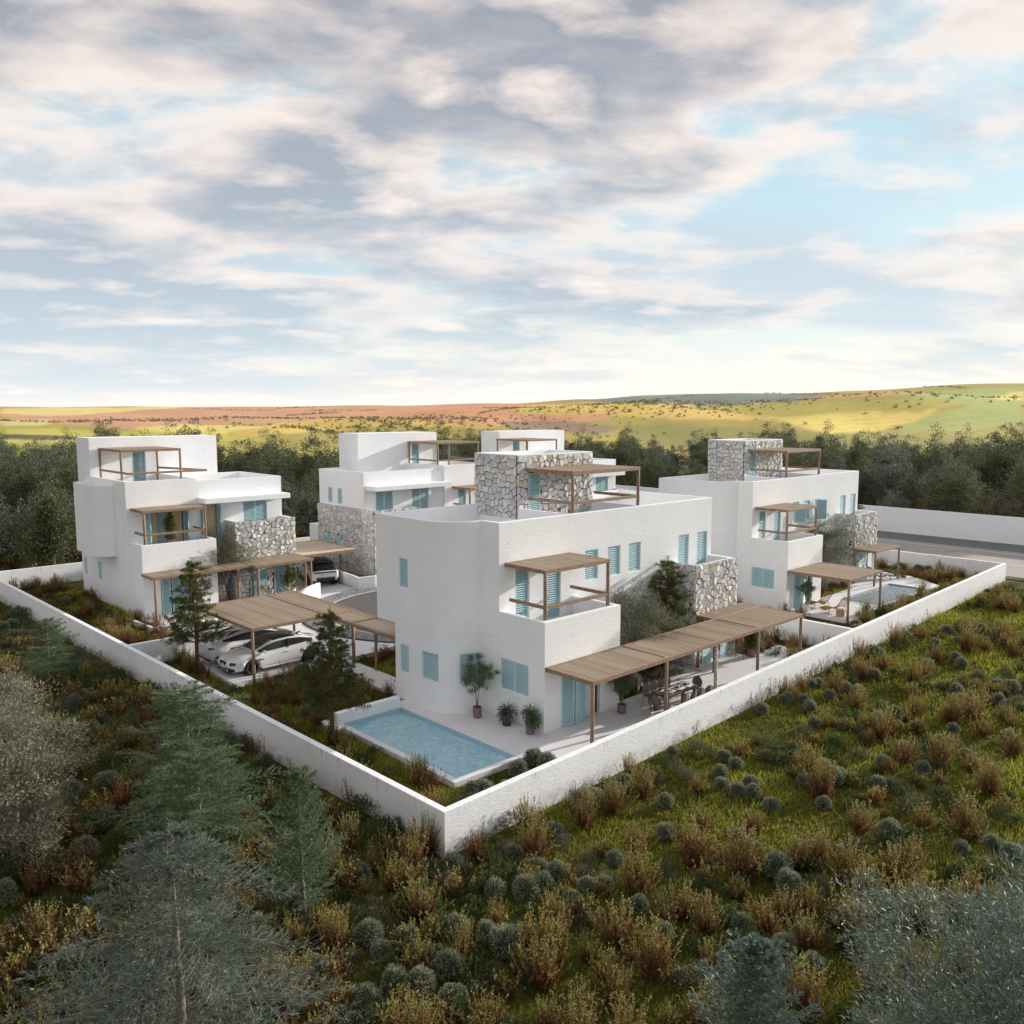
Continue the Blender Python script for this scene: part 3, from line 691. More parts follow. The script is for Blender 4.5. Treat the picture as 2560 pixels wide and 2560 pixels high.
def villa_stone_tower():
    O = Vector((21.15, 20.8, 0)); t = thing('villa', 'x', 'house', O)
    arcp = [(21.05-1.5*math.sin(a), 25.65-1.5*math.cos(a)) for a in np.linspace(0, math.pi/2, 15)]
    low = [(21.1,23.2)]+arcp+[(19.55,27.7),(34.95,27.7),(34.95,23.2)]
    up = [(21.1,23.2)]+arcp+[(19.55,28.95),(34.95,28.95),(34.95,23.2)]
    def inset(poly, d):
        out = []; n = len(poly)
        for i in range(n):
            a, b, c = Vector(poly[i-1]), Vector(poly[i]), Vector(poly[(i+1)%n]); u, v = (b-a).normalized(), (c-b).normalized()
            n1, n2 = Vector((u.y,-u.x)), Vector((v.y,-v.x)); m = (n1+n2).normalized(); q = b+m*d/max(.4, m.dot(n1)); out.append((q.x,q.y))
        return out
    wins = []
    F1 = SIDE(21.1, 23.12); Fc1 = Fr((20.18,24.40,0),(.95,-.30,0),(-.30,-.95,0)); Fc2 = Fr((19.60,25.97,0),(.07,-1,0),(-1,-.07,0)); Fc3 = SIDE(19.55, 27.37)
    low_cuts = [fcut(Fc1,.84,1.2,2.32,.16), fcut(Fc2,.9,1.18,2.29,.14), fcut(Fc3,.56,1.15,2.28)]
    up_w = [(25.88,.82,4.56,5.8),(27.31,.82,4.56,5.8),(28.7,.82,4.56,5.8),(32.31,.82,3.5,5.8),(33.8,.82,3.5,5.8),(21.96,.74,3.32,5.56),(23.68,.76,3.32,5.56)]
    up_cuts = [fcut(FRONT(x,23.2),w_,a,b) for x,w_,a,b in up_w]+[fcut(SIDE(19.55,27.37),.56,4.6,5.76)]
    mass(t, 'lower_wall', low, -.35, 3.06, low_cuts)
    rp = inset(up, .2)
    mbr = MB(); mbr.prism([(x,y) for x,y in rp], 6.5, 8.0)
    mass(t, 'upper_wall', up, 3.06, 7.4, up_cuts+[(mbr.v, mbr.f)])
    mass(t, 'balcony', rect(21.1,25.3,20.8,23.198), -.35, 4.056, [(21.32,25.1,21.02,23.6,3.3,5), fcut(F1,1.5,1.13,2.3), (22.0,24.15,20.0,23.0,-.36,2.15)])
    shutter(t, F1, 1.5, 1.13, 2.3, 2)
    shutter(t, Fc1, .84, 1.2, 2.32, 1, -.05); shutter(t, Fc2, .9, 1.18, 2.29); shutter(t, Fc3, .56, 1.15, 2.28); shutter(t, SIDE(19.55,27.37), .56, 4.6, 5.76)
    for i, (x,w_,a,b) in enumerate(up_w): shutter(t, FRONT(x,23.2), w_, a, b, 1, joined=i in (3,4), pitch=.078 if i < 5 else .088)
    # folded-back doors of the living room and the opening behind them
    shutter(t, Fr((21.98,20.80,0),(1,-.30,0),(-.3,-1,0)), .56, .02, 2.12, 1, 0)
    shutter(t, Fr((22.56,20.62,0),(1,.03,0),(.03,-1,0)), .16, .02, 2.12, 1, 0, joined=True)
    shutter(t, Fr((22.74,20.60,0),(1,.24,0),(.24,-1,0)), .5, .02, 2.12, 1, 0)
    mb = MB(); mb.box(22.02,24.13,20.95,20.97,.02,2.13); mb.build('glass_door', GLASS, t)
    mb = MB()
    for k in range(9): mb.add([(23.25+k*.05,20.85+.02*(k%2),.03),(23.30+k*.05,20.85+.02*((k+1)%2),.03),(23.30+k*.05+.004*k,20.85+.02*((k+1)%2),2.1),(23.25+k*.05,20.85+.02*(k%2),2.1)],[(0,1,2,3)])
    mb.build('curtain', CURW, t)
    # rubble block with a small terrace on top
    mass(t, 'stone_block', rect(31.70,35.05,21.80,23.198), -.35, 4.62, [(31.95,34.8,22.05,23.6,3.42,5)], STUCCO, 0)
    holes = [(.62,1.34,-.1,2.05),(2.07,2.82,-.1,2.05)]
    stone_face(t, FRONT(31.66,21.80), 3.42, -.2, 4.66, .26, 11, holes, joined=True)
    stone_face(t, SIDE(31.70,23.19), 1.42, -.2, 4.66, .26, 12, joined=True)
    for a in (0,1): shutter(t, FRONT(31.66+holes[a][0],21.80), .72, 0, 2.05, 1, .05, joined=True)
    # stair tower
    mass(t, 'tower', rect(24.9,29.62,26.2,28.93), 6.3, 9.62, [(25.1,29.42,26.4,28.73,9.3,10)], STUCCO, 0)
    mb = MB()
    for b in ((24.88,29.64,26.18,26.40),(24.88,29.64,28.73,28.95),(24.88,25.10,26.40,28.73),(29.42,29.64,26.40,28.73)): mb.box(*b,9.62,9.67)
    mb.box(25.1,29.42,26.4,28.73,9.25,9.32); mb.build('tower_cap', STUCCO, t)
    stone_face(t, FRONT(24.86,26.20), 4.80, 6.95, 9.62, .26, 13, [(.62,1.36,6.4,8.86)])
    stone_face(t, SIDE(24.90,28.93), 2.70, 6.95, 9.62, .27, 14)
    shutter(t, FRONT(25.5,26.20), .72, 6.6, 8.86, 1, .05, joined=True)
    for x in (24.86, 29.5): mb = MB(); mb.box(x,x+.2,23.401,26.12,6.5,7.402); mb.build('roof_divider', STUCCO, t, bevel=.01)
    settle(t); return t
vA = villa_stone_tower()
tag(vA, 'nearest white villa with rubble-stone roof tower, curved corner, blue pool at its foot', 'house')
DOFF = Vector((23.93, 3.88, -.05))
vD = copy_tree(vA); vD.location = vA.location + DOFF
tag(vD, 'right-hand white villa with a rubble-stone roof tower, standing behind the grey-blue pool', 'house')
# one leaf of the right-hand villa stands open
s_ = shutter(vD, Fr(Vector((28.72,23.12,0))-vA.location,(1,-.62,0),(-.62,-1,0)), .80, 4.5, 5.8, 1, 0, joined=True)
s_ = shutter(vD, Fr(Vector((26.02,23.14,0))-vA.location,(1,-.35,0),(-.35,-1,0)), .95, 4.5, 5.5, 1, 0, joined=True)
# pergolas of villas A and D
def perg_set(off, which):
    dx, dy, dz = off; P = lambda *p: (p[0]+dx, p[1]+dy, p[2]+dz)
    def rl(*pts): return [(P(*pts[i]), P(*pts[i+1])) for i in range(len(pts)-1)]
    pergola('timber pergola over the small first-floor balcony of the %s villa' % which, 21.43+dx, 24.87+dx, 21.1+dy, 23.13+dy, 5.87+dz,
            [P(21.43,21.1,4.056),P(24.87,21.1,4.056)], 'balcony pergolas', rails=rl((21.43,22.95,4.5),(21.43,21.1,4.5),(24.87,21.1,4.5),(24.87,23.05,4.5)), bw=.12, bh=.145)
    pergola('timber pergola on the flat roof beside the stone tower of the %s villa' % which, 25.38+dx, 29.6+dx, 23.46+dy, 26.1+dy, 9.1+dz,
            [P(25.38,23.46,7.4),P(29.6,23.46,7.4)], 'roof terrace pergolas', rails=rl((25.38,26.0,7.8),(25.38,23.46,7.8),(29.6,23.46,7.8),(29.6,26.0,7.8)), bw=.13, bh=.16)
perg_set((0,0,0), 'nearest'); perg_set(DOFF, 'right-hand')
pg = pergola('long reed-roofed pergola over the dining terrace of the nearest villa, one post of pale bark', 21.2, 35.35, 18.6, 20.74, 2.43,
        [(21.2,18.6,0),(25.33,18.6,0),(28.6,18.6,0),(31.75,18.6,0),(35.35,18.6,0),(31.75,20.74,0),(35.35,20.74,0)], dividers=[25.33,28.6,31.75], seed=3)
BIRCH = mat('pale_bark', rough=.9, var=[(.40, (.22, .17, .12)), (.52, (.62, .58, .52))], vs=9, bump=.4)
posts = [c for c in pg.children if c.name.startswith('post')]; posts[2].data.materials[0] = BIRCH; posts[2]['label'] = 'post of pale mottled bark'
pergola('short reed pergola bay against the rubble wall of the nearest villa', 31.75, 35.3, 20.86, 21.66, 2.43, [(31.8,21.62,0),(35.3,21.62,0)], seed=4)
pergola('square reed pergola over the rattan loungers of the right-hand villa', 45.0, 49.0, 20.95, 24.55, 2.36, [(45.0,20.95,0),(49.0,20.95,0)], seed=5)
pergola('small reed pergola over the white sunbed at the far end of the right-hand plot', 55.5, 59.2, 24.15, 25.62, 2.36, [(55.5,24.15,0),(59.2,24.15,0),(55.5,25.5,0)], seed=6)
# carport and covered walk
pergola('large square reed-roofed carport over the two white cars', 16.1, 21.12, 33.15, 38.8, 2.43, [(16.1,33.15,ZG),(16.1,38.8,ZG),(21.12,38.8,0),(21.12,33.25,0)], dividers=[19.68], bw=.14, bh=.15, seed=7)
pergola('narrow reed-roofed covered walk from the carport to the nearest villa', 19.72, 21.1, 27.82, 33.02, 2.41, [(19.72,27.82,0),(21.0,31.25,0),(20.9,32.95,0)], bars=[31.15], bw=.12, bh=.14, seed=8)

# ---------------- the villas with white towers
def villa_white_tower(O, label, off=(0,0,0), twr=(17.05,25.2), joined=False, mirror=None):
    t = thing('villa', label, 'house', O)
    T0, T1 = twr; DX, DY, DZ = off
    sa = dict(joined=joined)
    wleft = [(SIDE(17.1,58.55),.56,1.05,2.2),(SIDE(17.1,55.88),.66,1.14,2.27)]
    mass(t, 'lower_wall', rect(17.1,26.9,50.46,58.95), -.35, 3.05, [fcut(*w_) for w_ in wleft])
    wr_ = [(24.19,1.6,3.4,5.9)]
    mass(t, 'upper_wall', [(17.1,50.46),(21.3,50.46),(21.3,56.2),(17.1,56.2)], 3.05, 7.5,
         [(17.3,21.1,50.66,57,6.6,8), fcut(FRONT(18.2,50.46),2.3,3.32,5.7,.55)])
    mass(t, 'wing_wall', rect(21.302,26.85,50.46,56.2), 3.05, 7.36, [(21.25,26.65,50.66,56.0,6.55,8), fcut(FRONT(24.19,50.46),1.6,3.4,5.9), fcut(FRONT(21.42,50.46),1.15,3.3,5.85,.5)])
    bul = [(17.098,52.28)]+[(17.1-math.sin(a),53.28-math.cos(a)) for a in np.linspace(.2,math.pi/2,9)]+[(16.1,56.4),(17.098,57.2)]
    mass(t, 'curved_bay', bul, 3.0, 7.2, [(16.3,17.2,53.0,56.3,6.9,8)])
    mass(t, 'tower', rect(T0,T1,56.202,58.6), 3.052, 9.87, [fcut(FRONT(19.64,56.2),.78,6.7,9.0)])
    mass(t, 'canopy', rect(21.303,26.92,49.42,50.458), 6.0, 6.32)
    mass(t, 'balcony', rect(17.12,21.45,48.4,50.458), -.35, 4.056, [(17.35,21.22,48.63,51,3.32,5), (18.1,19.9,48,50,-.36,2.15)])
    for F, W_, a, b in wleft: shutter(t, F, W_, a, b, **sa)
    shutter(t, FRONT(24.19,50.46), 1.6, 3.4, 5.9, 2, **sa)
    shutter(t, FRONT(19.64,56.2), .78, 6.7, 9.0, 1, joined=True)
    # open balcony door: folded leaves, curtains and glass
    for x in (18.2, 20.42): shutter(t, Fr((x,50.45,0),(.25,-1,0),(-1,-.25,0)), .42, 3.34, 5.68, 1, 0, joined=True)
    for x in (21.43, 22.5): shutter(t, Fr((x,50.45,0),(.25,-1,0),(-1,-.25,0)), .30, 3.32, 5.83, 1, 0, joined=True)
    mb = MB()
    for a, b in ((18.35,18.9),(19.5,20.35),(21.5,22.45)):
        n = int((b-a)/.035); V = []
        for k in range(n+1):
            x = a+(b-a)*k/n; y = 50.68+.03*math.sin(k*1.3)
            V += [(x,y,3.36),(x,y,5.8)]
        mb.add(V, [(2*k,2*k+2,2*k+3,2*k+1) for k in range(n)])
    mb.build('curtain', CURT, t)
    mb = MB(); mb.box(18.22,20.48,50.78,50.80,3.34,5.68); mb.box(21.44,22.55,50.78,50.80,3.34,5.83); mb.build('glass_door', mat('pale_glass', (.35,.38,.42), .1), t)
    shutter(t, Fr((18.12,48.39,0),(1,-.12,0),(-.12,-1,0)), .5, .02, 2.12, 1, 0, joined=joined)
    shutter(t, Fr((18.75,48.5,0),(1,.05,0),(.05,-1,0)), .95, .02, 2.12, 2, 0, joined=True)
    # rubble block
    mass(t, 'stone_block', rect(22.98,26.95,49.05,50.458), -.35, 4.78, [(23.2,26.7,49.3,51,3.5,6)], STUCCO, 0)
    holes = [(.82,1.36,-.1,2.0),(1.44,1.98,-.1,2.0),(2.46,3.24,-.1,2.0)]
    stone_face(t, FRONT(22.94,49.05), 4.05, -.2, 4.82, .275, 21, holes, joined=joined)
    stone_face(t, SIDE(22.98,50.45), 1.38, -.2, 4.82, .27, 22, joined=True)
    for h in holes: shutter(t, FRONT(22.94+h[0],49.05), h[1]-h[0], 0, 2.0, 1, .05, joined=True)
    O0 = Vector((17.1,48.4,0))
    for ch in t.children: ch.location = ch.location - O0
    return t
vB = villa_white_tower((17.1,48.4,0), 'left-hand white villa with a plain white roof tower and curtained balcony door')
vE = villa_white_tower((17.1+32.2,48.4-1.1,-.1), 'farthest white villa, mostly hidden behind the nearest stone tower', twr=(18.0,26.2), joined=True)
def perg2(off, which, g2=True, rx=0.0, ry=0.0):
    dx, dy, dz = off; P = lambda *p: (p[0]+dx, p[1]+dy, p[2]+dz)
    def rl(*pts): return [(P(*pts[i]), P(*pts[i+1])) for i in range(len(pts)-1)]
    pergola('timber frame pergola on the roof in front of the white tower of the %s villa' % which, 17.6+dx+rx, 21.1+dx+rx, 52.3+dy, 56.08+dy, 9.25+dz,
            [P(17.6+rx,52.3,7.0),P(21.1+rx,52.3,7.0),P(17.6+rx,56.0,7.0),P(21.1+rx,56.0,7.0)], 'roof terrace pergolas',
            rails=rl((17.6+rx,56.0,7.9),(17.6+rx,51.3,7.9),(22.3+rx,51.3,7.9),(21.1+rx,56.0,7.9)), bw=.12, bh=.14)
perg2((0,0,0), 'left-hand'); perg2((32.2,-1.1,-.1), 'farthest')
pergola('timber pergola over the first-floor balcony of the left-hand villa with the potted tree', 17.4, 20.95, 48.62, 50.4, 5.98, [(17.42,48.64,4.056),(20.93,48.64,4.056)], 'balcony pergolas',
        rails=[((17.42,50.1,4.6),(17.42,48.64,4.6)),((17.42,48.64,4.6),(20.93,48.64,4.6)),((20.93,48.64,4.6),(20.93,50.3,4.6))], seed=9)
pergola('long reed-roofed pergola along the front of the left-hand villa', 17.1, 22.75, 46.85, 48.34, 2.5, [(17.2,46.85,-.02),(22.0,46.85,-.02)], dividers=[21.4], seed=10)
pergola('deeper reed pergola bay over the ochre loungers of the left-hand villa', 22.88, 26.6, 46.35, 49.0, 2.5, [(23.0,46.35,-.02),(26.5,46.35,-.02),(23.9,48.9,-.02),(26.3,48.9,-.02)], seed=11)
pergola('timber reed carport over the black-roofed off-roader', 27.1, 31.2, 48.3, 53.6, 2.38, [(27.2,48.3,0),(31.05,50.3,0),(27.2,53.5,0),(31.05,53.5,0)], seed=12, along='x')
# villa C, a mirror image of B
vC = thing('villa', 'middle white villa with a long rubble-stone flank and white roof tower, behind the nearest one', 'house', (32.9,50.1,0))
def build_C():
    t = vC
    W2 = [(SIDE(32.9,54.79),.56,4.9,6.0),(SIDE(32.9,53.5),.58,4.88,6.0)]
    mass(t, 'lower_wall', rect(32.9,46,50.1,57.6), -.35, 3.05)
    mass(t, 'wing_wall', rect(32.9,39.9,50.1,56.0), 3.05, 7.3, [(33.1,40,50.3,55.8,6.5,8)]+[fcut(*w_) for w_ in W2]+[fcut(FRONT(33.9,50.1),1.46,3.5,5.9), fcut(FRONT(37.05,50.1),1.5,3.5,5.9)])
    mass(t, 'upper_wall', rect(39.902,44.2,49.9,57.6), 3.05, 7.5, [(40.1,44.0,50.1,57,6.6,8), fcut(FRONT(41.24,49.9),.75,3.4,5.7)])
    mass(t, 'balcony', rect(39.9,44.2,47.6,49.898), -.35, 4.056, [(40.1,44.0,47.8,50.5,3.3,5)])
    mass(t, 'tower', rect(35.4,42.9,54.602,57.2), 3.052, 9.85, [fcut(FRONT(40.42,54.6),.72,6.7,9.0)])
    mass(t, 'canopy', rect(33.1,39.898,49.0,50.098), 6.02, 6.34)
    mass(t, 'stone_block', rect(32.72,36.7,48.65,50.098), -.35, 4.72, [(32.95,36.5,48.9,50.5,3.5,6)], STUCCO, 0)
    mass(t, 'stone_flank', rect(32.76,32.898,50.1,56.0), -.35, 4.7, (), STUCCO, 0)
    h1 = [(1.2,1.75,1.4,2.6),(2.5,3.08,1.4,2.6)]
    stone_face(t, SIDE(32.76,53.3), 4.65, -.2, 4.74, .285, 33, [(-.2,.38,1.4,2.6)])
    stone_face(t, SIDE(32.76,56.0), 2.7, -.2, 4.74, .28, 31, [(1.2,1.75,1.4,2.6),(2.5,2.7,1.4,2.6)], joined=True)
    stone_face(t, FRONT(32.70,48.65), 4.05, -.2, 4.74, .28, 32, joined=True)
    for h in h1: shutter(t, SIDE(32.76,56.0-h[0]), h[1]-h[0], 1.42, 2.58, 1, .05, joined=True)
    for F, W_, a, b in W2: shutter(t, F, W_, a, b, joined=True)
    shutter(t, FRONT(33.9,50.1), 1.46, 3.5, 5.9, 2, joined=True); shutter(t, FRONT(37.05,50.1), 1.5, 3.5, 5.9, 2, joined=True)
    shutter(t, FRONT(41.24,49.9), .75, 3.4, 5.7, 1, joined=True); shutter(t, FRONT(40.42,54.6), .72, 6.7, 9.0, 1, joined=True)
    settle(t)
build_C()
pergola('timber frame pergola on the roof in front of the white tower of the middle villa', 40.0, 44.1, 50.8, 54.5, 9.18, [(40.0,50.8,7.0),(44.0,50.8,7.0),(40.0,54.4,7.0),(44.0,54.4,7.0)], 'roof terrace pergolas',
        rails=[((40.0,54.4,7.8),(40.0,50.8,7.8)),((40.0,50.8,7.8),(44.0,50.8,7.8)),((44.0,50.8,7.8),(44.0,54.4,7.8))], bw=.12, bh=.14)
pergola('timber pergola over the balcony of the middle villa, half hidden by the nearest stone tower', 40.6, 43.9, 47.8, 49.8, 5.9, [(40.6,47.8,4.056),(43.9,47.8,4.056)], 'balcony pergolas', rails=[((40.6,49.7,4.6),(40.6,47.8,4.6)),((40.6,47.8,4.6),(43.9,47.8,4.6))])

# ================================================================== CARS (x forward, wheels on z = 0)
def catmull(keys, n):
    keys = np.array(keys, float); x = keys[:,0]; xs = np.linspace(x[0], x[-1], n); out = [xs]
    for c in range(1, keys.shape[1]):
        y = keys[:,c]; m = np.zeros_like(y)
        for i in range(len(y)):
            if 0 < i < len(y)-1:
                a = (y[i]-y[i-1])/(x[i]-x[i-1]); b = (y[i+1]-y[i])/(x[i+1]-x[i]); m[i] = 0 if a*b <= 0 else 2*a*b/(a+b)
            elif i == 0: m[i] = (y[1]-y[0])/(x[1]-x[0])
            else: m[i] = (y[-1]-y[-2])/(x[-1]-x[-2])
        k = np.clip(np.searchsorted(x, xs)-1, 0, len(x)-2); h = x[k+1]-x[k]; t = (xs-x[k])/h
        out.append((2*t**3-3*t**2+1)*y[k]+(t**3-2*t**2+t)*h*m[k]+(-2*t**3+3*t**2)*y[k+1]+(t**3-t**2)*h*m[k+1])
    return np.array(out).T
def loft(sections, close_ends=True):
    n = len(sections[0]); V = [p for s_ in sections for p in s_]; Fc = []
    for i in range(len(sections)-1):
        for k in range(n-1): a = i*n+k; Fc.append((a, a+1, a+n+1, a+n))
    if close_ends: Fc += [tuple(range(n-1,-1,-1)), tuple(range(len(V)-n, len(V)))]
    return V, Fc
def make_wheel(root, x, y, r, wdt, side):
    mb = MB(); n = 28; s = side
    prof = [(.62*r,-wdt/2),(.93*r,-wdt/2),(r,-wdt/2+.03),(r,wdt/2-.03),(.93*r,wdt/2),(.66*r,wdt/2),(.64*r,wdt/2-.03)]
    V = []; Fc = []
    for i in range(n):
        a = 2*math.pi*i/n
        for rr_, w_ in prof: V.append((rr_*math.cos(a), w_*s, rr_*math.sin(a)))
    m = len(prof)
    for i in range(n):
        for k in range(m-1): Fc.append((i*m+k, i*m+k+1, ((i+1)%n)*m+k+1, ((i+1)%n)*m+k))
    mb.add(V, Fc); me = mb.mesh('tyre', RUB, True); bmn(me)
    wheel = link('wheel', me, root, (x, y, r))
    mb = MB(); mb.tube([(0,s*(wdt/2-.09),0),(0,s*(wdt/2-.085),0)], .64*r, 24)
    for k in range(10):
        a = 2*math.pi*k/10; mb.beam((.1*r*math.cos(a), s*(wdt/2-.03), .1*r*math.sin(a)), (.64*r*math.cos(a+.08), s*(wdt/2-.035), .64*r*math.sin(a+.08)), .03, .025)
    mb.tube([(0,s*(wdt/2-.06),0),(0,s*(wdt/2-.01),0)], .12*r, 12)
    o = mb.build('rim', RIM, wheel); return wheel
def make_car(label, loc, rz, K, cab, wheels, wr, roofm, roof_glass=False, suv=False, name='parked_car', bodym=CARW):
    """K rows: x, halfwidth, sill z, belt z, centre top z ; cab rows: x, belt halfwidth, belt z, roof halfwidth, roof z"""
    t = thing(name, label, 'car', loc, rz)
    B = catmull(K, 46); secs = []
    for x, w_, s0, b, top in B:
        half = [(0,s0),(w_*.80,s0),(w_*.95,s0+.07),(w_*.985,s0+.18),(w_,s0+(b-s0)*.50),(w_*.985,b-.10),(w_*.945,b-.02),(w_*.86,b+(top-b)*.45),(w_*.6,b+(top-b)*.85),(w_*.3,top-.004),(0,top)]
        secs.append([(x,y,z) for y,z in half]+[(x,-y,z) for y,z in reversed(half[1:-1])]+[(x,0,s0)])
    V, Fc = loft(secs); mb = MB(); mb.add(V, Fc); me = mb.mesh('body', bodym); bmn(me)
    bm_ = bmesh.new(); bm_.from_mesh(me); bmesh.ops.remove_doubles(bm_, verts=bm_.verts, dist=.0005); bmesh.ops.recalc_face_normals(bm_, faces=bm_.faces); bm_.to_mesh(me); bm_.free()
    cuts = []
    for wx in wheels:
        for s in (-1, 1):
            m2 = MB(); yw = max(k[1] for k in K); m2.tube([(wx, s*(yw-.30), wr), (wx, s*(yw+.2), wr)], wr*1.13, 28); cuts.append((m2.v, m2.f))
    me = cut(me, cuts)
    me.polygons.foreach_set('use_smooth', [True]*len(me.polygons))
    body = link('body', me, t)
    try:
        body.modifiers.new('n', 'WEIGHTED_NORMAL')
    except Exception: pass
    me.set_sharp_from_angle(angle=R(35)) if hasattr(me, 'set_sharp_from_angle') else None
    for wx in wheels:
        for s in (-1, 1):
            mb = MB(); yw = max(k[1] for k in K)
            mb.tube([(wx, s*(yw-.31), wr), (wx, s*(yw-.26), wr)], wr*1.14, 24); mb.build('wheel_well', TRIM, t)
            make_wheel(t, wx, s*(yw-.125), wr, .24, s)
            ring_ = MB(); n = 20; V = []; Fc = []
            for i in range(n+1):
                a = math.pi*(-.06+1.12*i/n); 
                for rr_, yy in ((wr*1.12,yw-.015),(wr*1.19,yw+.002)): V.append((wx+rr_*math.cos(a), s*yy, wr+rr_*math.sin(a)))
            for i in range(n): Fc.append((2*i,2*i+1,2*i+3,2*i+2))
            if suv: ring_.add(V, Fc); ring_.build('arch_trim', TRIM, t)
    # cabin
    n1 = 30; Cb = catmull(cab, n1); N_ = len(Cb)
    def sec(r_):
        x, w_, b, wr_, z = r_
        h = z-b
        half = [(w_,b-.03),(w_-(w_-wr_)*.12,b+h*.08),(wr_+(w_-wr_)*.22,b+h*.74),(wr_+.0,b+h*.90),(wr_*.86,z-.012*min(1,h*3)),(wr_*.45,z),(0,z+.004)]
        return [(x,y,zz) for y,zz in half]+[(x,-y,zz) for y,zz in reversed(half[:-1])]
    secs = [sec(r_) for r_ in Cb]; n = len(secs[0]); V = [p for s_ in secs for p in s_]
    zmax = max(r_[4] for r_ in Cb); paint = ([],[]); glass = ([],[]); roof = ([],[])
    mbp, mbg, mbr = MB(), MB(), MB()
    fp, fg, fr_ = [], [], []
    top0 = next(i for i, r_ in enumerate(Cb) if r_[4] > zmax-.045); top1 = N_-1-next(i for i, r_ in enumerate(Cb[::-1]) if r_[4] > zmax-.06)
    for i in range(N_-1):
        for k in range(n-1):
            a = i*n+k; f = (a, a+1, a+n+1, a+n); kk = min(k, n-2-k)
            steep = i < top0 or i >= top1
            if kk >= 3:
                if steep and kk >= 4 and 1 <= i < N_-2: fg.append(f)
                elif steep: fp.append(f)
                else: fr_.append(f)
            elif kk == 1 and 1 < i < N_-3: fg.append(f)
            else: fp.append(f)
    for nm, ff, mt in (('cabin_frame', fp, CARW if not suv else CARK), ('windows', fg, GLASS), ('roof', fr_, roofm)):
        m_ = MB(); m_.add(V, ff); me = m_.mesh(nm, mt, True); bm_ = bmesh.new(); bm_.from_mesh(me)
        bmesh.ops.delete(bm_, geom=[v for v in bm_.verts if not v.link_faces], context='VERTS'); bmesh.ops.recalc_face_normals(bm_, faces=bm_.faces); bm_.to_mesh(me); bm_.free()
        link(nm, me, t)
    # side window pillars, mirrors, handles
    xm = cab[len(cab)//2][0]
    for s in (-1, 1):
        r_ = Cb[int(N_*.48)]; x, w_, b, wq, z = r_
        m_ = MB(); m_.beam((x, s*(w_+.004), b), (x-.05, s*(wq+.03), z-.10), .03, .05); m_.build('pillar', TRIM, t)
        m_ = MB(); mi = Cb[N_-5] if Cb[-1][0] > Cb[0][0] else Cb[4]
        m_.obox((mi[0], s*(mi[1]+.13), mi[2]+.06), (.05,0,0), (0,.10,.0), (0,.0,.055)); m_.beam((mi[0], s*(mi[1]), mi[2]+.02), (mi[0], s*(mi[1]+.08), mi[2]+.03), .04, .03); m_.build('mirror', bodym, t, bevel=.02)
    return t
def put(t, name, m, c, hx, hy, hz, bevel=0, rot=None):
    mb = MB(); X, Y, Z = Vector((hx,0,0)), Vector((0,hy,0)), Vector((0,0,hz))
    if rot:
        M = Matrix.Rotation(R(rot), 3, 'Z'); X, Y = M@X, M@Y
    mb.obox(c, X, Y, Z); return mb.build(name, m, t, bevel=bevel)
def sidedot(t, name, m, pts, th=.012):
    """thin curved plate from a list of points (strip between two polylines)"""
    n = len(pts)//2; mb = MB(); mb.add(pts, [(i, i+1, n+i+1, n+i) for i in range(n-1)]); return mb.build(name, m, t)
def text(t, name, s, size, loc, rot, m):
    c = bpy.data.curves.new(name, 'FONT'); c.body = s; c.size = size; c.extrude = .003; c.align_x = 'CENTER'
    o = bpy.data.objects.new(name, c); COL.objects.link(o); dg = bpy.context.evaluated_depsgraph_get(); dg.update()
    me = bpy.data.meshes.new_from_object(o.evaluated_get(dg)); bpy.data.objects.remove(o); me.materials.clear(); me.materials.append(m)
    o = link(name, me, t, loc); o.rotation_euler = rot; return o
# white coupe, black roof; x forward
KC = [(-2.33,.62,.42,.80,.84),(-2.22,.80,.34,.92,1.00),(-1.9,.90,.26,.93,1.045),(-1.4,.935,.22,.90,1.02),(-.6,.915,.20,.86,.96),(.3,.90,.20,.84,.93),(.95,.915,.20,.83,.94),(1.4,.935,.21,.80,.90),(1.85,.90,.22,.74,.84),(2.15,.80,.20,.64,.74),(2.30,.66,.22,.54,.62),(2.35,.55,.26,.48,.54)]
CC = [(-1.95,.70,.99,.55,1.02),(-1.5,.76,.97,.60,1.17),(-.95,.80,.93,.62,1.335),(-.45,.81,.91,.64,1.385),(.05,.82,.89,.63,1.37),(.45,.82,.88,.62,1.28),(.85,.80,.88,.62,1.10),(1.25,.76,.88,.62,.93)]
carbon = CARK
c1 = make_car('white two-door sports coupe with a black roof, nose towards the boundary wall', (18.02,35.25,0), math.pi+R(.5), KC, CC, (-1.40,1.41), .335, carbon)
for s in (-1,1):
    h_ = put(c1, 'headlight', TRIM, (2.13,s*.60,.612), .13, .23, .042, .02, s*-38); put(c1, 'headlight_lens', LAMP, (2.165,s*.57,.615), .10, .10, .025, .01, s*-38)
    put(c1, 'kidney_grille', TRIM, (2.325,s*.14,.575), .03, .115, .075, .02, s*-6); put(c1, 'air_intake', TRIM, (2.235,s*.62,.33), .06, .16, .07, .02, s*28)
    put(c1, 'side_vent', TRIM, (.98,s*.915,.62), .13, .012, .018); put(c1, 'door_handle', CARW, (-.35,s*.915,.78), .10, .02, .014, .006)
    put(c1, 'side_skirt', CARW, (0,s*.90,.24), .95, .03, .035, .01)
put(c1, 'lower_grille', TRIM, (2.315,0,.34), .04, .42, .06, .02); put(c1, 'front_splitter', TRIM, (2.23,0,.215), .12, .62, .02)
pl = put(c1, 'number_plate', PLATE, (2.372,0,.44), .008, .26, .055); put(c1, 'plate_band', PBLUE, (2.3815,-.235,.44), .003, .025, .053)
mb = MB(); mb.tube([(2.22,0,.685),(2.222,0,.70)], .04, 14); mb.build('bonnet_badge', PBLUE, c1)
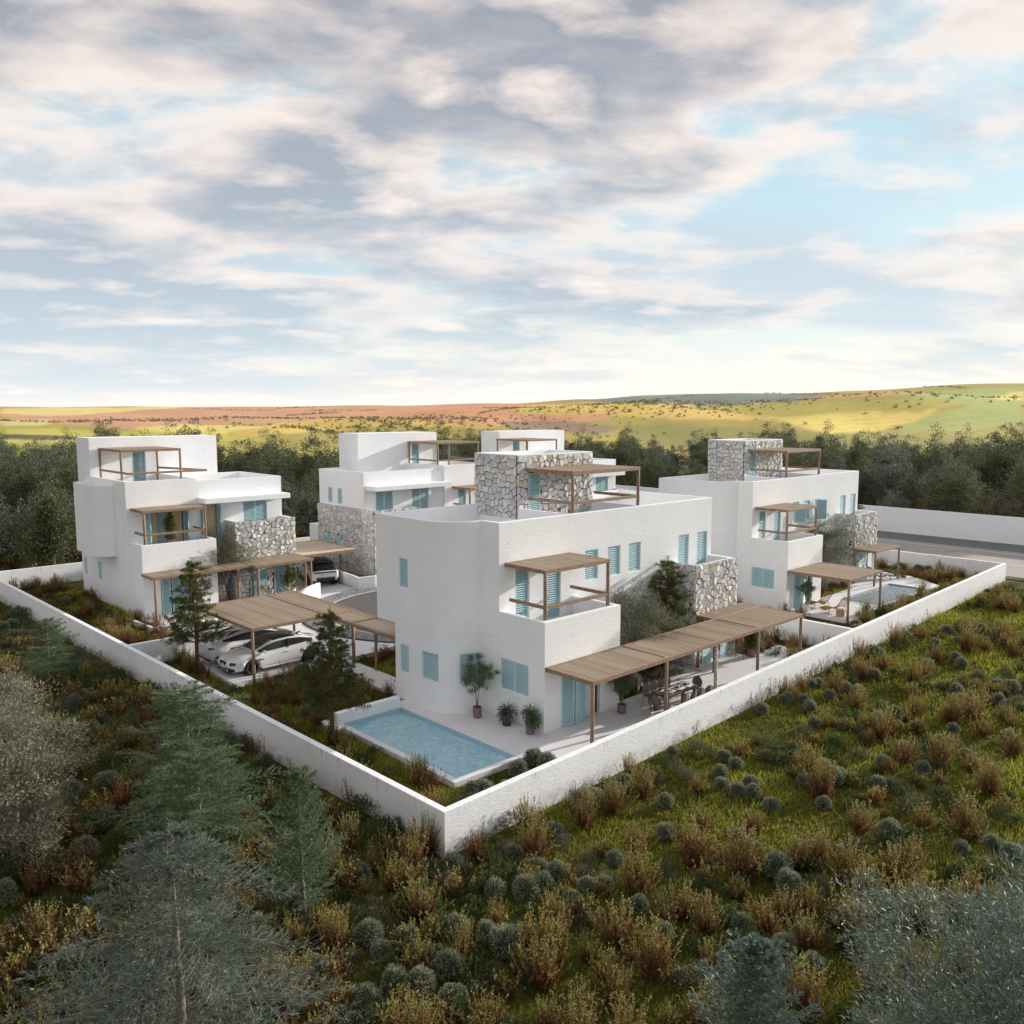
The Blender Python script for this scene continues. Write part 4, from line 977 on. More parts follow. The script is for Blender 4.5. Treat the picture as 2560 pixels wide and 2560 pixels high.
mb = MB(); mb.obox((-1.35,0,1.27), (.12,0,-.02), (0,.035,0), (0,0,.03)); mb.build('roof_fin', TRIM, c1, bevel=.02)
for s in (-1,1):
    mb = MB(); mb.obox((.15,s*.33,.98), (.07,0,-.02), (0,.2,0), (.05,0,.24)); mb.build('car_seat', WHITE, c1, bevel=.04)
# white saloon seen from behind
KS = [(-2.42,.66,.36,.86,.92),(-2.30,.84,.28,.98,1.06),(-1.95,.92,.22,.98,1.10),(-1.4,.94,.20,.94,1.07),(-.5,.93,.19,.90,1.0),(.5,.92,.19,.88,.96),(1.2,.93,.20,.86,.98),(1.75,.92,.21,.78,.88),(2.15,.82,.21,.66,.74),(2.38,.62,.24,.52,.60)]
CS = [(-2.0,.72,1.06,.56,1.08),(-1.5,.79,1.03,.60,1.24),(-.95,.83,.98,.63,1.40),(-.4,.84,.95,.65,1.455),(.1,.85,.93,.64,1.43),(.6,.84,.92,.63,1.31),(1.0,.82,.92,.63,1.12),(1.4,.78,.93,.63,.96)]
c2 = make_car('white four-door saloon parked tail-first deeper under the carport, red tail lamps', (18.15,37.35,0), R(-1), KS, CS, (-1.42,1.44), .345, CARW)
for s in (-1,1):
    put(c2, 'tail_lamp', REDL, (-2.27,s*.66,.87), .13, .19, .034, .015, s*32)
    put(c2, 'door_handle', CHR, (.0,s*.935,.83), .09, .015, .014, .005); put(c2, 'door_handle', CHR, (-.95,s*.94,.85), .09, .015, .014, .005)
put(c2, 'number_plate', PLATE, (-2.43,0,.62), .008, .26, .055); put(c2, 'rear_diffuser', TRIM, (-2.36,0,.30), .06, .55, .05, .02)
# off-roader, black roof, tail towards us
KV = [(-2.40,.70,.50,.98,1.02),(-2.32,.86,.44,1.05,1.10),(-1.9,.95,.38,1.06,1.12),(-1.4,.965,.36,1.05,1.11),(-.5,.96,.34,1.04,1.10),(.5,.955,.34,1.03,1.09),(1.3,.96,.36,1.02,1.10),(1.9,.94,.38,.98,1.06),(2.25,.86,.42,.86,.98),(2.40,.72,.46,.78,.88)]
CV = [(-2.28,.74,1.10,.60,1.13),(-2.05,.80,1.10,.66,1.40),(-1.85,.83,1.10,.68,1.60),(-1.3,.86,1.10,.70,1.655),(-.4,.87,1.09,.71,1.67),(.3,.87,1.08,.70,1.64),(.7,.86,1.08,.68,1.50),(1.05,.84,1.08,.68,1.29),(1.4,.80,1.08,.68,1.10)]
c3 = make_car('white off-roader with a black roof, tail towards the turning circle', (29.55,50.95,0), R(74), KV, CV, (-1.43,1.44), .375, CARK, suv=True)
put(c3, 'lamp_panel', TRIM, (-2.395,0,1.0), .025, .70, .045, .01)
for s in (-1,1):
    put(c3, 'tail_lamp', REDL, (-2.375,s*.62,1.0), .022, .14, .035, .01, s*-14); sidedot(c3, 'lamp_wrap', TRIM, [(-2.35,s*.74,1.035),(-2.0,s*.955,1.02),(-2.35,s*.76,.93),(-2.0,s*.96,.98)])
    put(c3, 'exhaust_trim', CHR, (-2.40,s*.52,.50), .03, .13, .035, .01); put(c3, 'door_handle', CHR, (-.9,s*.965,.98), .10, .012, .012)
    put(c3, 'side_skirt', TRIM, (0,s*.94,.42), .95, .03, .06, .01)
put(c3, 'rear_bumper_insert', TRIM, (-2.40,0,.56), .04, .62, .10, .03); put(c3, 'bumper_trim', CHR, (-2.42,0,.70), .02, .64, .02, .01)
put(c3, 'number_plate', PLATE, (-2.415,0,.86), .008, .26, .055); put(c3, 'plate_band', PBLUE, (-2.424,.235,.86), .003, .025, .053)
put(c3, 'roof_spoiler', CARK, (-2.02,0,1.64), .16, .62, .018, .01, None)
text(c3, 'tailgate_lettering', 'RANGE ROVER', .085, (-2.424,0,.972), (R(90),0,R(-90)), CHR)

# ================================================================== FURNITURE
def lathe(mb, prof, n=20, mi=0, c=(0,0,0)):
    V = []; Fc = []; m = len(prof)
    for i in range(n):
        a = 2*math.pi*i/n
        for r_, z in prof: V.append((c[0]+r_*math.cos(a), c[1]+r_*math.sin(a), c[2]+z))
    for i in range(n):
        for k in range(m-1): Fc.append((i*m+k, ((i+1)%n)*m+k, ((i+1)%n)*m+k+1, i*m+k+1))
    mb.add(V, Fc, mi)
tb = thing('dining_table', 'long dark wooden dining table laid with white cloths on the terrace', 'table', (26.8,19.22,0), R(-.5))
mb = MB()
for k in range(4): mb.box(-1.0,1.0,-.37+k*.186,-.37+k*.186+.18,.70,.75)
mb.build('tabletop', TABLE, tb, bevel=.006)
mb = MB(); mb.box(-.94,.94,-.30,.30,.63,.70); mb.build('apron', TABLE, tb)
for x in (-.88,.88):
    for y in (-.28,.28): mb = MB(); mb.box(x-.055,x+.055,y-.055,y+.055,0,.63); mb.build('leg', TABLE, tb)
for i, x in enumerate((26.35,26.95,27.5)):
    w_ = ['nearest the pool', 'in the middle of the table', 'at the far end of the table'][i]
    mb = MB(); mb.obox((0,0,.004), (.22,0,0), (0,.25,0), (0,0,.003)); o = link('table_cloth', mb.mesh('table_cloth', WHITE), None, (x,19.22,.752)); o.rotation_euler[2] = .25; tag(o, 'white square cloth on the dining table, %s' % w_, 'cloth', 'cloths on the dining table')
    s_ = thing('tableware', 'black bowl and white cups on the cloth %s' % w_, 'tableware', (x,19.22,.76), 0, 'tableware on the dining table')
    mb = MB(); lathe(mb, [(0,0),(.10,0),(.13,.03),(.10,.02),(0,.015)]); mb.build('plate', BLACK, s_)
    for k in range(3): mb = MB(); lathe(mb, [(0,.02),(.03,.02),(.045,.09),(.035,.09),(0,.04)], 12, c=(.07*math.cos(k*2.1),.08*math.sin(k*2.1),0)); mb.build('cup', FLAME if k == 0 else WHITE, s_)
def chair():
    t = thing('dining_chair', 'x', 'chair')
    mb = MB(); lathe(mb, [(0,.44),(.22,.44),(.24,.455),(.22,.47),(0,.465)]); mb.build('seat', WICK, t)
    V = []; Fc = []; n = 12; m = 6
    for j in range(m+1):
        for i in range(n+1):
            a = -1+2*i/n; z = .48+.42*j/m; wd = .23*math.sqrt(max(0, 1-max(0,(z-.68)/.23)**2)) if z > .68 else .20+.03*(z-.48)/.2
            V.append((a*wd, .21+.05*j/m-.07*a*a, z))
    for j in range(m):
        for i in range(n): p = j*(n+1)+i; Fc.append((p,p+1,p+n+2,p+n+1))
    mb = MB(); mb.add(V, Fc); mb.build('backrest', WICK, t, smooth=True)
    mb = MB(); pts = [(.20*math.cos(a)*1.15, .25-.06*abs(math.cos(a)), .67+.24*math.sin(a)) for a in np.linspace(0,math.pi,13)]
    pts = [(.22,.17,.46)]+pts+[(-.22,.17,.46)]; mb.tube(pts, .012, 6); mb.build('back_frame', TRIM, t)
    for x, y in ((-.18,-.16),(.18,-.16),(-.18,.17),(.18,.17)): mb = MB(); mb.tube([(x,y,.45),(x*1.2,y*1.25,0)], .011, 6); mb.build('leg', TRIM, t)
    return t
ch0 = chair(); first = True
CH = [(26.12,19.95,0,'far side, nearest the potted olive'),(26.58,19.97,0,'far side, second from the potted olive'),(27.03,19.96,0,'far side, third from the potted olive'),(27.48,19.97,0,'far side, farthest from the potted olive'),
      (28.12,19.25,-90,'far head of the table'),(25.52,19.10,90,'near head of the table'),(26.15,18.50,180,'wall side, nearest the pool'),(26.68,18.47,180,'wall side, second from the pool'),(27.2,18.52,180,'wall side, third from the pool'),(27.72,18.48,175,'wall side, farthest from the pool')]
for x, y, a, w_ in CH:
    o = ch0 if first else copy_tree(ch0); first = False
    o.location = (x,y,0); o.rotation_euler[2] = R(a); tag(o, 'round-backed grey wicker dining chair, %s' % w_, 'chair', 'chairs round the dining table')
o = copy_tree(ch0); o.location = (34.55,21.15,0); o.rotation_euler[2] = R(20); tag(o, 'grey wicker chair standing apart, beside the flowering potted shrub', 'chair'); del o['group']
# loungers
def slat_lounger(name, label, loc, rz, m, group=None, cushion=None):
    t = thing(name, label, 'lounger', loc, rz, group)
    prof = [(-.78,.78),(-.62,.62),(-.45,.42),(-.28,.26),(-.1,.20),(.12,.24),(.36,.33),(.6,.30),(.85,.22)]
    P_ = catmull(prof, 26)
    for i in range(0, 26):
        x, z = P_[i]; d = (P_[min(i+1,25)]-P_[max(i-1,0)]); d = d/np.linalg.norm(d)
        mb = MB(); mb.obox((x,0,z), (d[0]*.024,0,d[1]*.024), (0,.29,0), (-d[1]*.009,0,d[0]*.009)); mb.build('slat', m, t)
    for s in (-1,1):
        mb = MB(); mb.tube([(x,s*.30,z-.02) for x,z in P_], .02, 6); mb.build('side_rail', m, t)
        for x in (-.45,.55): mb = MB(); mb.tube([(x,s*.29,.30),(x*1.15,s*.3,0)], .02, 6); mb.build('leg', m, t)
    if cushion:
        mb = MB(); V = []
        for x, z in P_: V += [(x,-.27,z+.02),(x,.27,z+.02),(x,-.27,z+.09),(x,.27,z+.09)]
        Fc = []
        for i in range(25): a = 4*i; Fc += [(a+2,a+3,a+7,a+6),(a,a+4,a+5,a+1),(a,a+2,a+6,a+4),(a+1,a+5,a+7,a+3)]
        Fc += [(0,1,3,2),(100,102,103,101)]; mb.add(V, Fc); mb.build('cushion', cushion, t, smooth=True)
    return t
slat_lounger('rattan_lounger', 'golden rattan lounger on the right-hand terrace, nearer the open door', (47.4,23.85,0), R(160), RATT, 'rattan loungers')
slat_lounger('rattan_lounger', 'golden rattan lounger on the right-hand terrace, nearer the boundary wall', (46.7,22.5,0), R(150), RATT, 'rattan loungers')
st_ = thing('rattan_stool', 'small round rattan stool with a white cushion beside the rattan loungers', 'stool', (45.9,21.8,0))
mb = MB(); lathe(mb, [(.20,0),(.24,.1),(.22,.38),(.17,.40),(0,.40)]); mb.build('base', RATT, st_); mb = MB(); lathe(mb, [(0,.405),(.2,.405),(.21,.45),(.16,.5),(0,.5)]); mb.build('cushion', WHITE, st_, smooth=True)
slat_lounger('sunbed', 'white cushioned sunbed under the small far pergola by the grey pool', (58.3,25.0,0), R(-35), TRIM, None, WHITE)
slat_lounger('wooden_lounger', 'ochre slatted lounger against the rubble wall, nearer the olive trunk', (24.6,47.7,0), R(-62), YELL, 'ochre loungers')
slat_lounger('wooden_lounger', 'ochre slatted lounger beside the white pot, farther from the olive trunk', (25.75,47.5,0), R(-15), YELL, 'ochre loungers')

# ================================================================== PLANTS
nr_ = np.random.RandomState(11)
def unit(a): return a/np.maximum(np.linalg.norm(a, axis=1, keepdims=True), 1e-6)
def leaves(P, D, L, W, val, flat=None):
    """diamond leaf quads; P base points, D directions"""
    n = len(P); D = unit(D); rv = nr_.normal(size=(n,3)); S = unit(np.cross(D, rv)); L = np.broadcast_to(L, n)[:,None]; W = np.broadcast_to(W, n)[:,None]
    V = np.stack([P, P+D*L*.45+S*W*.5, P+D*L, P+D*L*.45-S*W*.5], 1).reshape(-1,3)
    F_ = np.arange(n*4).reshape(n,4); return V, F_, np.repeat(np.clip(val,0,1), 4)
def join(parts):
    V = []; F_ = []; C_ = []; o = 0
    for v, f, c in parts: V.append(v); F_.append(f+o); C_.append(c); o += len(v)
    return np.concatenate(V), np.concatenate(F_), np.concatenate(C_)
def ribbon(A, B, w_, val):
    """thin two-triangle strips from A to B as quads"""
    D = B-A; S = unit(np.cross(D, nr_.normal(size=D.shape)))*w_/2
    V = np.stack([A-S, A+S, B+S*.5, B-S*.5], 1).reshape(-1,3); n = len(A); return V, np.arange(n*4).reshape(n,4), np.repeat(val, 4)
def rdir(n, up=0.0):
    d = nr_.normal(size=(n,3)); d[:,2] += up; return unit(d)
def trunk_mesh(name, paths, m, n=7):
    mb = MB()
    for pts, rads in paths: mb.tube(pts, rads, n)
    return mb.mesh(name, m, True)
def conifer(H, Rm, nb, nbl, nn, L, W, m, bark, droop=.25, rise=.1, base=.08, name='c', dens=1.0, upcurve=0, wild=0, prof=.72):
    """whorls of branches with side twigs clad in needles"""
    P = []; D = []; paths = [([(0,0,0),(.03*H*.2,0,H*.4),(0,.02,H*.97)], [.022*H+.01,.014*H,.004])]
    rib = []
    for i in range(nb):
        t = base+(1-base)*((i+.5)/nb)**.9; z0 = t*H*.97; ang = i*2.4+nr_.uniform(-.3,.3); Lb = Rm*((1-t)**prof)*nr_.uniform(.62,1.15)+.10*Rm*(1-t)+.04*H*.3
        if wild and t < .8: Lb *= nr_.choice([.55,.8,1.0,1.12], p=[.2,.25,.35,.2]); z0 += nr_.uniform(-.05,.05)*H
        el = rise+nr_.uniform(-.1,.15)+upcurve*t; dv = np.array([math.cos(ang), math.sin(ang), 0]); z0 = max(z0, .1)
        s_ = np.linspace(0,1,nbl+1)[1:]
        pts = np.array([[0,0,z0]])+np.outer(s_*Lb, dv)+np.outer(np.ones(nbl),[0,0,1])*((el*s_-droop*s_**2)*Lb)[:,None]
        prev = np.vstack([[0,0,z0], pts[:-1]]); rib.append((prev, pts, .02*(1-t)+.010))
        side = np.array([-dv[1], dv[0], 0])
        for k in range(nbl):
            q = s_[k]; tl = Lb*(.42*(1-q)+.13)*nr_.uniform(.8,1.25)
            for sg in (-1, 1):
                td = dv*nr_.uniform(.5,.9)+side*sg*nr_.uniform(.6,1.0)+np.array([0,0,nr_.uniform(-.18,.30)+upcurve*.8]); td /= np.linalg.norm(td)
                e = pts[k]+td*tl; rib.append((pts[k][None], e[None], .008))
                m_ = int(nn*max(.35,tl/(.35*Rm)))
                u = nr_.rand(m_); base_ = pts[k]+np.outer(u*tl, td)-np.outer(u**2*tl*.10,[0,0,1])
                P.append(base_); D.append(td*1.0+rdir(m_, .22)*.55)
        m_ = nn; u = nr_.rand(m_); P.append(pts[-1]+np.outer(u*.12*Lb, dv)); D.append(dv+rdir(m_, .2)*.6)
    m_ = nn*3; P.append(np.c_[np.zeros(m_),np.zeros(m_),H*nr_.uniform(.86,1.0,m_)]); D.append(rdir(m_, .9))
    m_ = int(nb*26); zt_ = nr_.rand(m_)*H*.93+.1; aa = nr_.rand(m_)*6.28; rr_ = (1-zt_/H)**.7*Rm*.16+.03
    P.append(np.c_[np.cos(aa)*rr_*nr_.rand(m_), np.sin(aa)*rr_*nr_.rand(m_), zt_]); D.append(np.c_[np.cos(aa), np.sin(aa), nr_.uniform(.0,.8,m_)]+rdir(m_)*.4)
    P = np.concatenate(P); D = np.concatenate(D); n = len(P)
    val = np.clip(nr_.beta(2,3,n)*.95, 0, 1)
    parts = [leaves(P, D, L*nr_.uniform(.6,1.2,n), W, val)]
    for a, b, w_ in rib: parts.append(ribbon(a, b, w_, np.full(len(a), .7)))
    V, F_, C_ = join(parts)
    return trunk_mesh('trunk', paths, bark), np_mesh('crown', V, F_, m, C_)
def clumpy(H, Rm, zc, rz, ncl, npc, L, W, m, bark, trunks, rc=.3, name='o', hang=0.0, twig=True, shell=.55):
    """rounded crown of leafy clumps with gaps"""
    d = rdir(ncl, .25); rr_ = (shell+(1-shell)*nr_.rand(ncl)**.6)
    lob = 1+.22*np.sin(d[:,0]*5+1)+.18*np.sin(d[:,1]*6+2)+.15*np.sin(d[:,2]*7)
    Cn = d*rr_[:,None]*lob[:,None]*np.array([Rm,Rm,rz])+np.array([0,0,zc]); Cn[:,2] = np.maximum(Cn[:,2], .25)
    P = []; D = []
    for c, dd in zip(Cn, d):
        k = int(npc*nr_.uniform(.6,1.4)); q = rdir(k)*(nr_.rand(k)**.45)[:,None]*rc*nr_.uniform(.7,1.3)
        q[:,2] *= .75; P.append(c+q); D.append(q/rc*.8+dd*.45+rdir(k)*1.0+np.array([0,0,.2-hang]))
    P = np.concatenate(P); D = np.concatenate(D); n = len(P); val = nr_.beta(2,3,n)
    parts = [leaves(P, D, L*nr_.uniform(.7,1.3,n), W, val)]
    if twig:
        A = np.tile([[0,0,zc-rz*.6]], (ncl,1))*nr_.uniform(.85,1.05,(ncl,1)); parts.append(ribbon(A+(Cn-A)*.25, Cn, .010*max(1,H/4), np.full(ncl, .25)))
    V, F_, C_ = join(parts); return trunk_mesh('trunk', trunks, bark), np_mesh('crown', V, F_, m, C_)
def pine_young(H, seed_, m=None):
    """open pine: bare lower trunk, irregular tiers of needle tufts"""
    paths = [([(0,0,0),(.05,.02,H*.35),(-.03,.03,H*.7),(.0,.0,H*.98)], [.085,.07,.05,.012])]; P = []; D = []
    tiers = 15
    for i in range(tiers):
        t = .30+.68*i/tiers; zz = H*t; k = 4 if i < tiers-3 else 3
        for j in range(k):
            a = i*1.9+j*2*math.pi/k+nr_.uniform(-.5,.5); Lb = H*.27*((1-t)**.62)*nr_.uniform(.55,1.2)+.10
            e = np.array([math.cos(a)*Lb, math.sin(a)*Lb, zz+Lb*nr_.uniform(.0,.3)]); paths.append(([(0,0,zz-.05),tuple(e)],[.022,.008]))
            for q in np.linspace(.35,1,max(3,int(Lb*7))):
                c = np.array([0,0,zz])+(e-np.array([0,0,zz]))*q; nt = 3 if q > .5 else 2
                for _ in range(nt):
                    cc = c+nr_.normal(size=3)*np.array([.13,.13,.04])*(.4+Lb*.7); n = 44
                    dd = rdir(n, .7); P.append(cc+dd*.02); D.append(dd)
    n = 120; P.append(np.c_[nr_.normal(0,.04,n),nr_.normal(0,.04,n),H*nr_.uniform(.9,1,n)]); D.append(rdir(n,1.2))
    P = np.concatenate(P); D = np.concatenate(D); n = len(P)
    V, F_, C_ = join([leaves(P, D, nr_.uniform(.07,.14,n), .016, nr_.beta(2,3,n))])
    return trunk_mesh('trunk', paths, BARK, 6), np_mesh('crown', V, F_, L_PIN, C_)
def plant(name, meshes, label, cat, loc, rz=0, sc_=1.0, group=None, parts=('trunk','crown')):
    t = thing(name, label, cat, loc, rz, group); t.scale = (sc_,sc_,sc_) if not hasattr(sc_,'__len__') else sc_
    for nm, me in zip(parts, meshes):
        if me is not None: link(nm, me, t)
    return t
# --- foreground trees
ced = conifer(5.2, 3.6, 74, 16, 34, .13, .015, L_CED, GBARK, droop=.40, rise=.22, base=.05, wild=1, prof=.62)
plant('cedar_tree', ced, 'large silvery grey-green cedar with long drooping sprays, bottom left', 'tree', (4.9,13.2,ZG))
con = conifer(4.2, 1.95, 84, 12, 40, .10, .014, L_CON, GBARK, droop=.22, rise=.42, base=.04, upcurve=.10, wild=1, prof=.42)
plant('conifer_tree', con, 'bushy blue-green conifer whose tip overlaps the left boundary wall', 'tree', (9.05,22.8,ZG))
con2 = conifer(3.1, 1.65, 70, 11, 40, .10, .014, L_CON, GBARK, droop=.22, rise=.45, base=.04, upcurve=.1, wild=1, prof=.42)
plant('conifer_tree', con2, 'smaller blue-green conifer just in front of the bushy one by the wall', 'tree', (8.4,20.6,ZG), 1)
con3 = conifer(3.7, 1.05, 62, 9, 30, .11, .015, L_CON, GBARK, droop=-.12, rise=.75, base=.06, upcurve=.5)
plant('conifer_tree', con3, 'upright young conifer with ascending sprays, between cedar and wall corner', 'tree', (9.1,16.7,ZG), 2)
con4 = conifer(3.0, 1.15, 70, 9, 32, .10, .016, L_OLB, GBARK, droop=-.10, rise=.7, base=.06, upcurve=.45)
plant('conifer_tree', con4, 'young teal conifer with upswept sprays at the bottom edge, right of centre', 'tree', (12.0,6.85,ZG), 4)
plant('conifer_tree', con, 'dusky blue-green conifer outside the wall, opposite the left-hand villa bed', 'tree', (9.9,39.5,ZG), 3.3, .70)
plant('conifer_tree', con2, 'dark small conifer beyond the silvery tree at the left edge', 'tree', (6.8,33.5,ZG), 5.1, .8)
oliL = clumpy(4.6, 1.75, 2.5, 2.0, 420, 70, .12, .022, L_OLI, OBARK, [([(0,0,0),(.05,0,1.0),(.2,.1,2.2)],[.14,.1,.04]),([(0,0,.6),(-.3,.2,1.8)],[.08,.03])], rc=.34)
plant('olive_tree', oliL, 'pale silvery olive tree cut by the left edge of the view', 'tree', (4.9,23.9,ZG), 0, 1.02)
oliR = clumpy(4.4, 2.2, 2.3, 2.0, 560, 78, .13, .021, L_OLB, OBARK, [([(0,0,0),(.05,0,1.0),(.2,.1,2.2)],[.14,.1,.04])], rc=.36, hang=-.1)
plant('willow_tree', oliR, 'glossy silver-leaved tree filling the bottom right corner', 'tree', (13.9,3.3,ZG), 0, 1.0)
# --- pines inside the plots
pn = [pine_young(5.0, 1), pine_young(5.0, 2)]
plant('pine_tree', pn[0], 'young pine in front of the carport, nearer the left-hand villa', 'tree', (15.03,36.46,ZG), 0, 1.07)
plant('pine_tree', pn[1], 'young pine between the blue pool and the parked coupe', 'tree', (15.03,25.12,ZG), 1, 1.0)
plant('pine_tree', pn[0], 'pine against the rubble wall of the nearest villa', 'tree', (30.5,22.45,ZG), 2, 1.07)
plant('pine_tree', pn[1], 'pine behind the rubble block of the right-hand villa', 'tree', (61.3,28.3,ZG), 3.4, 1.02)
plant('pine_tree', pn[0], 'dark pine just beyond the rear boundary wall, left edge', 'tree', (17.2,66.3,ZG), 4, 1.15)
# --- olives at the villas
tr = [([(0,0,0),(.03,.02,.7),(.0,.1,1.4),(.2,.1,2.1)],[.36,.26,.2,.08]),([(.02,0,.9),(-.3,-.1,1.6),(-.6,-.1,2.3)],[.18,.12,.05]),([(0,.05,.8),(.35,.15,1.6),(.8,.2,2.2)],[.16,.1,.05])]
oli = clumpy(3.8, 1.7, 2.65, 1.15, 300, 84, .085, .020, L_OLV, OBARK, tr, rc=.27)
plant('olive_tree', oli, 'old olive tree between the nearest villa wall and its long pergola', 'tree', (27.5,22.0,ZG), 0, 1.1)
plant('olive_tree', oli, 'old olive with a thick gnarled trunk beside the left-hand villa rubble block', 'tree', (22.15,49.35,ZG), 2, 1.12)
plant('olive_tree', oli, 'old olive beside the right-hand villa, above the grey pool', 'tree', (51.7,25.9,ZG), 4, 1.2)
gsh = clumpy(3.4, 1.3, 2.2, 1.3, 90, 45, .10, .012, L_GRY, OBARK, [([(0,0,0),(0,0,1.6)],[.05,.02])], rc=.3)
plant('lavender_bush', gsh, 'tall grey lavender-like bush in the wall shade behind the nearest olive', 'shrub', (29.2,22.6,ZG), 0, (1.25,.35,1.08), 'grey bushes against villa walls')
plant('lavender_bush', gsh, 'tall grey lavender-like bush in the wall shade behind the right-hand olive', 'shrub', (53.3,26.6,ZG), 1, (1.2,.35,1.0), 'grey bushes against villa walls')
# --- pots
def pot(t, r_, h, m, c=(0,0,0)):
    mb = MB(); lathe(mb, [(0,0),(r_*.86,0),(r_*.95,.04),(r_,h*.5),(r_*1.0,h),(r_*.88,h),(r_*.86,h-.05),(0,h-.05)], 22, c=c); mb.build('pot', m, t, smooth=False)
    mb = MB(); lathe(mb, [(0,h-.045),(r_*.86,h-.045)], 16, c=c); mb.build('soil', SOIL, t)
def potted(label, loc, kind, r_=.18, h=.4, H=1.6, m=POT, cat='potted plant', name='potted_plant'):
    t = thing(name, label, cat, loc, nr_.rand()*6)
    pot(t, r_, h, m)
    if kind == 'olive':
        th = h+ (H-h)*.42; st = [([(0,0,h-.1),(.03,.02,h+.3),(.08,.0,th+.1)],[.03,.022,.01]),([(0.01,0,h-.1),(-.05,.03,h+.35),(-.12,.06,th+.1)],[.025,.018,.01])]
        a, b = clumpy(H, (H-h)*.32, h+(H-h)*.66, (H-h)*.34, 120, 70, .055, .018, L_CON, GBARK, st, rc=.12)
    elif kind == 'bush':
        st = [([(0,0,h-.1),(.02,0,h+.4)],[.02,.01])]
        a, b = clumpy(H, (H-h)*.42, h+(H-h)*.52, (H-h)*.48, 100, 60, .07, .024, L_PIN, GBARK, st, rc=.13)
    elif kind == 'column':
        st = [([(0,0,h-.1),(.02,0,h+.9)],[.025,.012])]
        a, b = clumpy(H, .30, h+(H-h)*.60, (H-h)*.40, 130, 60, .06, .024, L_PIN, GBARK, st, rc=.13)
    else:
        heads = [((0,0,h+.12),1.0)] if kind == 'palm' else [((0,0,h+.30),1.0),((.12,.1,h+.10),.8),((-.1,.08,h+.05),.7)]
        P = []; D = []; Ls = []
        for c, s_ in heads:
            n = 260; d = rdir(n, .35); P.append(np.array(c)+d*.03); D.append(d); Ls.append(nr_.uniform(.26,.42,n)*s_)
        P = np.concatenate(P); D = np.concatenate(D); L_ = np.concatenate(Ls); n = len(P); mid_ = P+unit(D)*L_[:,None]*.6
        V, F_, C_ = join([leaves(P, D, L_*.75, .035, nr_.beta(2,3,n)), leaves(mid_, D+np.array([0,0,-.55]), L_*.5, .028, nr_.beta(2,3,n))])
        a = trunk_mesh('stem', [([(0,0,h-.1),(0,0,h+.3)],[.04,.03])], GBARK); b = np_mesh('leaves', V, F_, L_CED if kind == 'palm' else L_CON, C_)
    link('stem', a, t); link('foliage', b, t); return t
potted('tall potted olive tree against the curved corner of the nearest villa', (20.40,23.66,0), 'olive', .17, .42, 2.28)
potted('dark spiky palm in a black pot, between the potted olive and the pale yucca', (20.68,22.32,0), 'palm', .17, .34, .95, POTD)
potted('pale spiky yucca in a brownish pot at the villa corner', (20.72,21.12,0), 'yucca', .17, .38, 1.05)
potted('bushy potted olive under the long pergola, beside the dining chairs', (24.75,20.22,0), 'olive', .17, .36, 1.55)
potted('white-flowering shrub in a brown pot beside the far chair', (35.15,20.95,0), 'bush', .2, .38, 1.25)
potted('slim potted tree on the first-floor balcony of the left-hand villa', (19.25,49.55,3.32), 'column', .2, .4, 2.3, POTW)
potted('leafy shrub in a white pot at the end of the left-hand pergola', (26.1,48.1,0), 'bush', .24, .42, 1.7, POTW)
potted('small olive in a white pot by the right-hand villa door', (45.6,23.7,0), 'olive', .2, .42, 1.75, POTW)

# --- shrubs
def ball_mesh(seed_):
    n = 1500; d = rdir(n, .35); rr_ = nr_.uniform(.72,.98,n)*(1+.07*np.sin(d[:,0]*6+seed_)+.06*np.sin(d[:,1]*7+seed_*2))
    P = d*rr_[:,None]*.34*np.array([1,1,.95])+np.array([0,0,.30]); ok = P[:,2] > -.02; P, d = P[ok], d[ok]; n = len(P)
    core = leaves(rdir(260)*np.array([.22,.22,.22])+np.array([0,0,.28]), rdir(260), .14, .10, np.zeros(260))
    return np_mesh('ball_shrub', *join([leaves(P, d+rdir(n)*.45, nr_.uniform(.05,.10,n), .020, nr_.beta(2,2.6,n)), core])[:2], L_BAL, None), None
def with_val(name, parts, m): V, F_, C_ = join(parts); return np_mesh(name, V, F_, m, C_)
def ball(seed_):
    n = 1500; d = rdir(n, .35); rr_ = nr_.uniform(.72,.98,n)*(1+.07*np.sin(d[:,0]*6+seed_)+.06*np.sin(d[:,1]*7+seed_*2))
    P = d*rr_[:,None]*.33*np.array([1,1,.95])+np.array([0,0,.29]); ok = P[:,2] > -.02; P, d = P[ok], d[ok]; n = len(P)
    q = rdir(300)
    return with_val('ball_shrub', [leaves(P, d+rdir(n)*.45, nr_.uniform(.05,.10,n), .020, nr_.beta(2,2.6,n)), leaves(q*.2+np.array([0,0,.28]), rdir(300), .16, .12, np.zeros(300))], L_BAL)
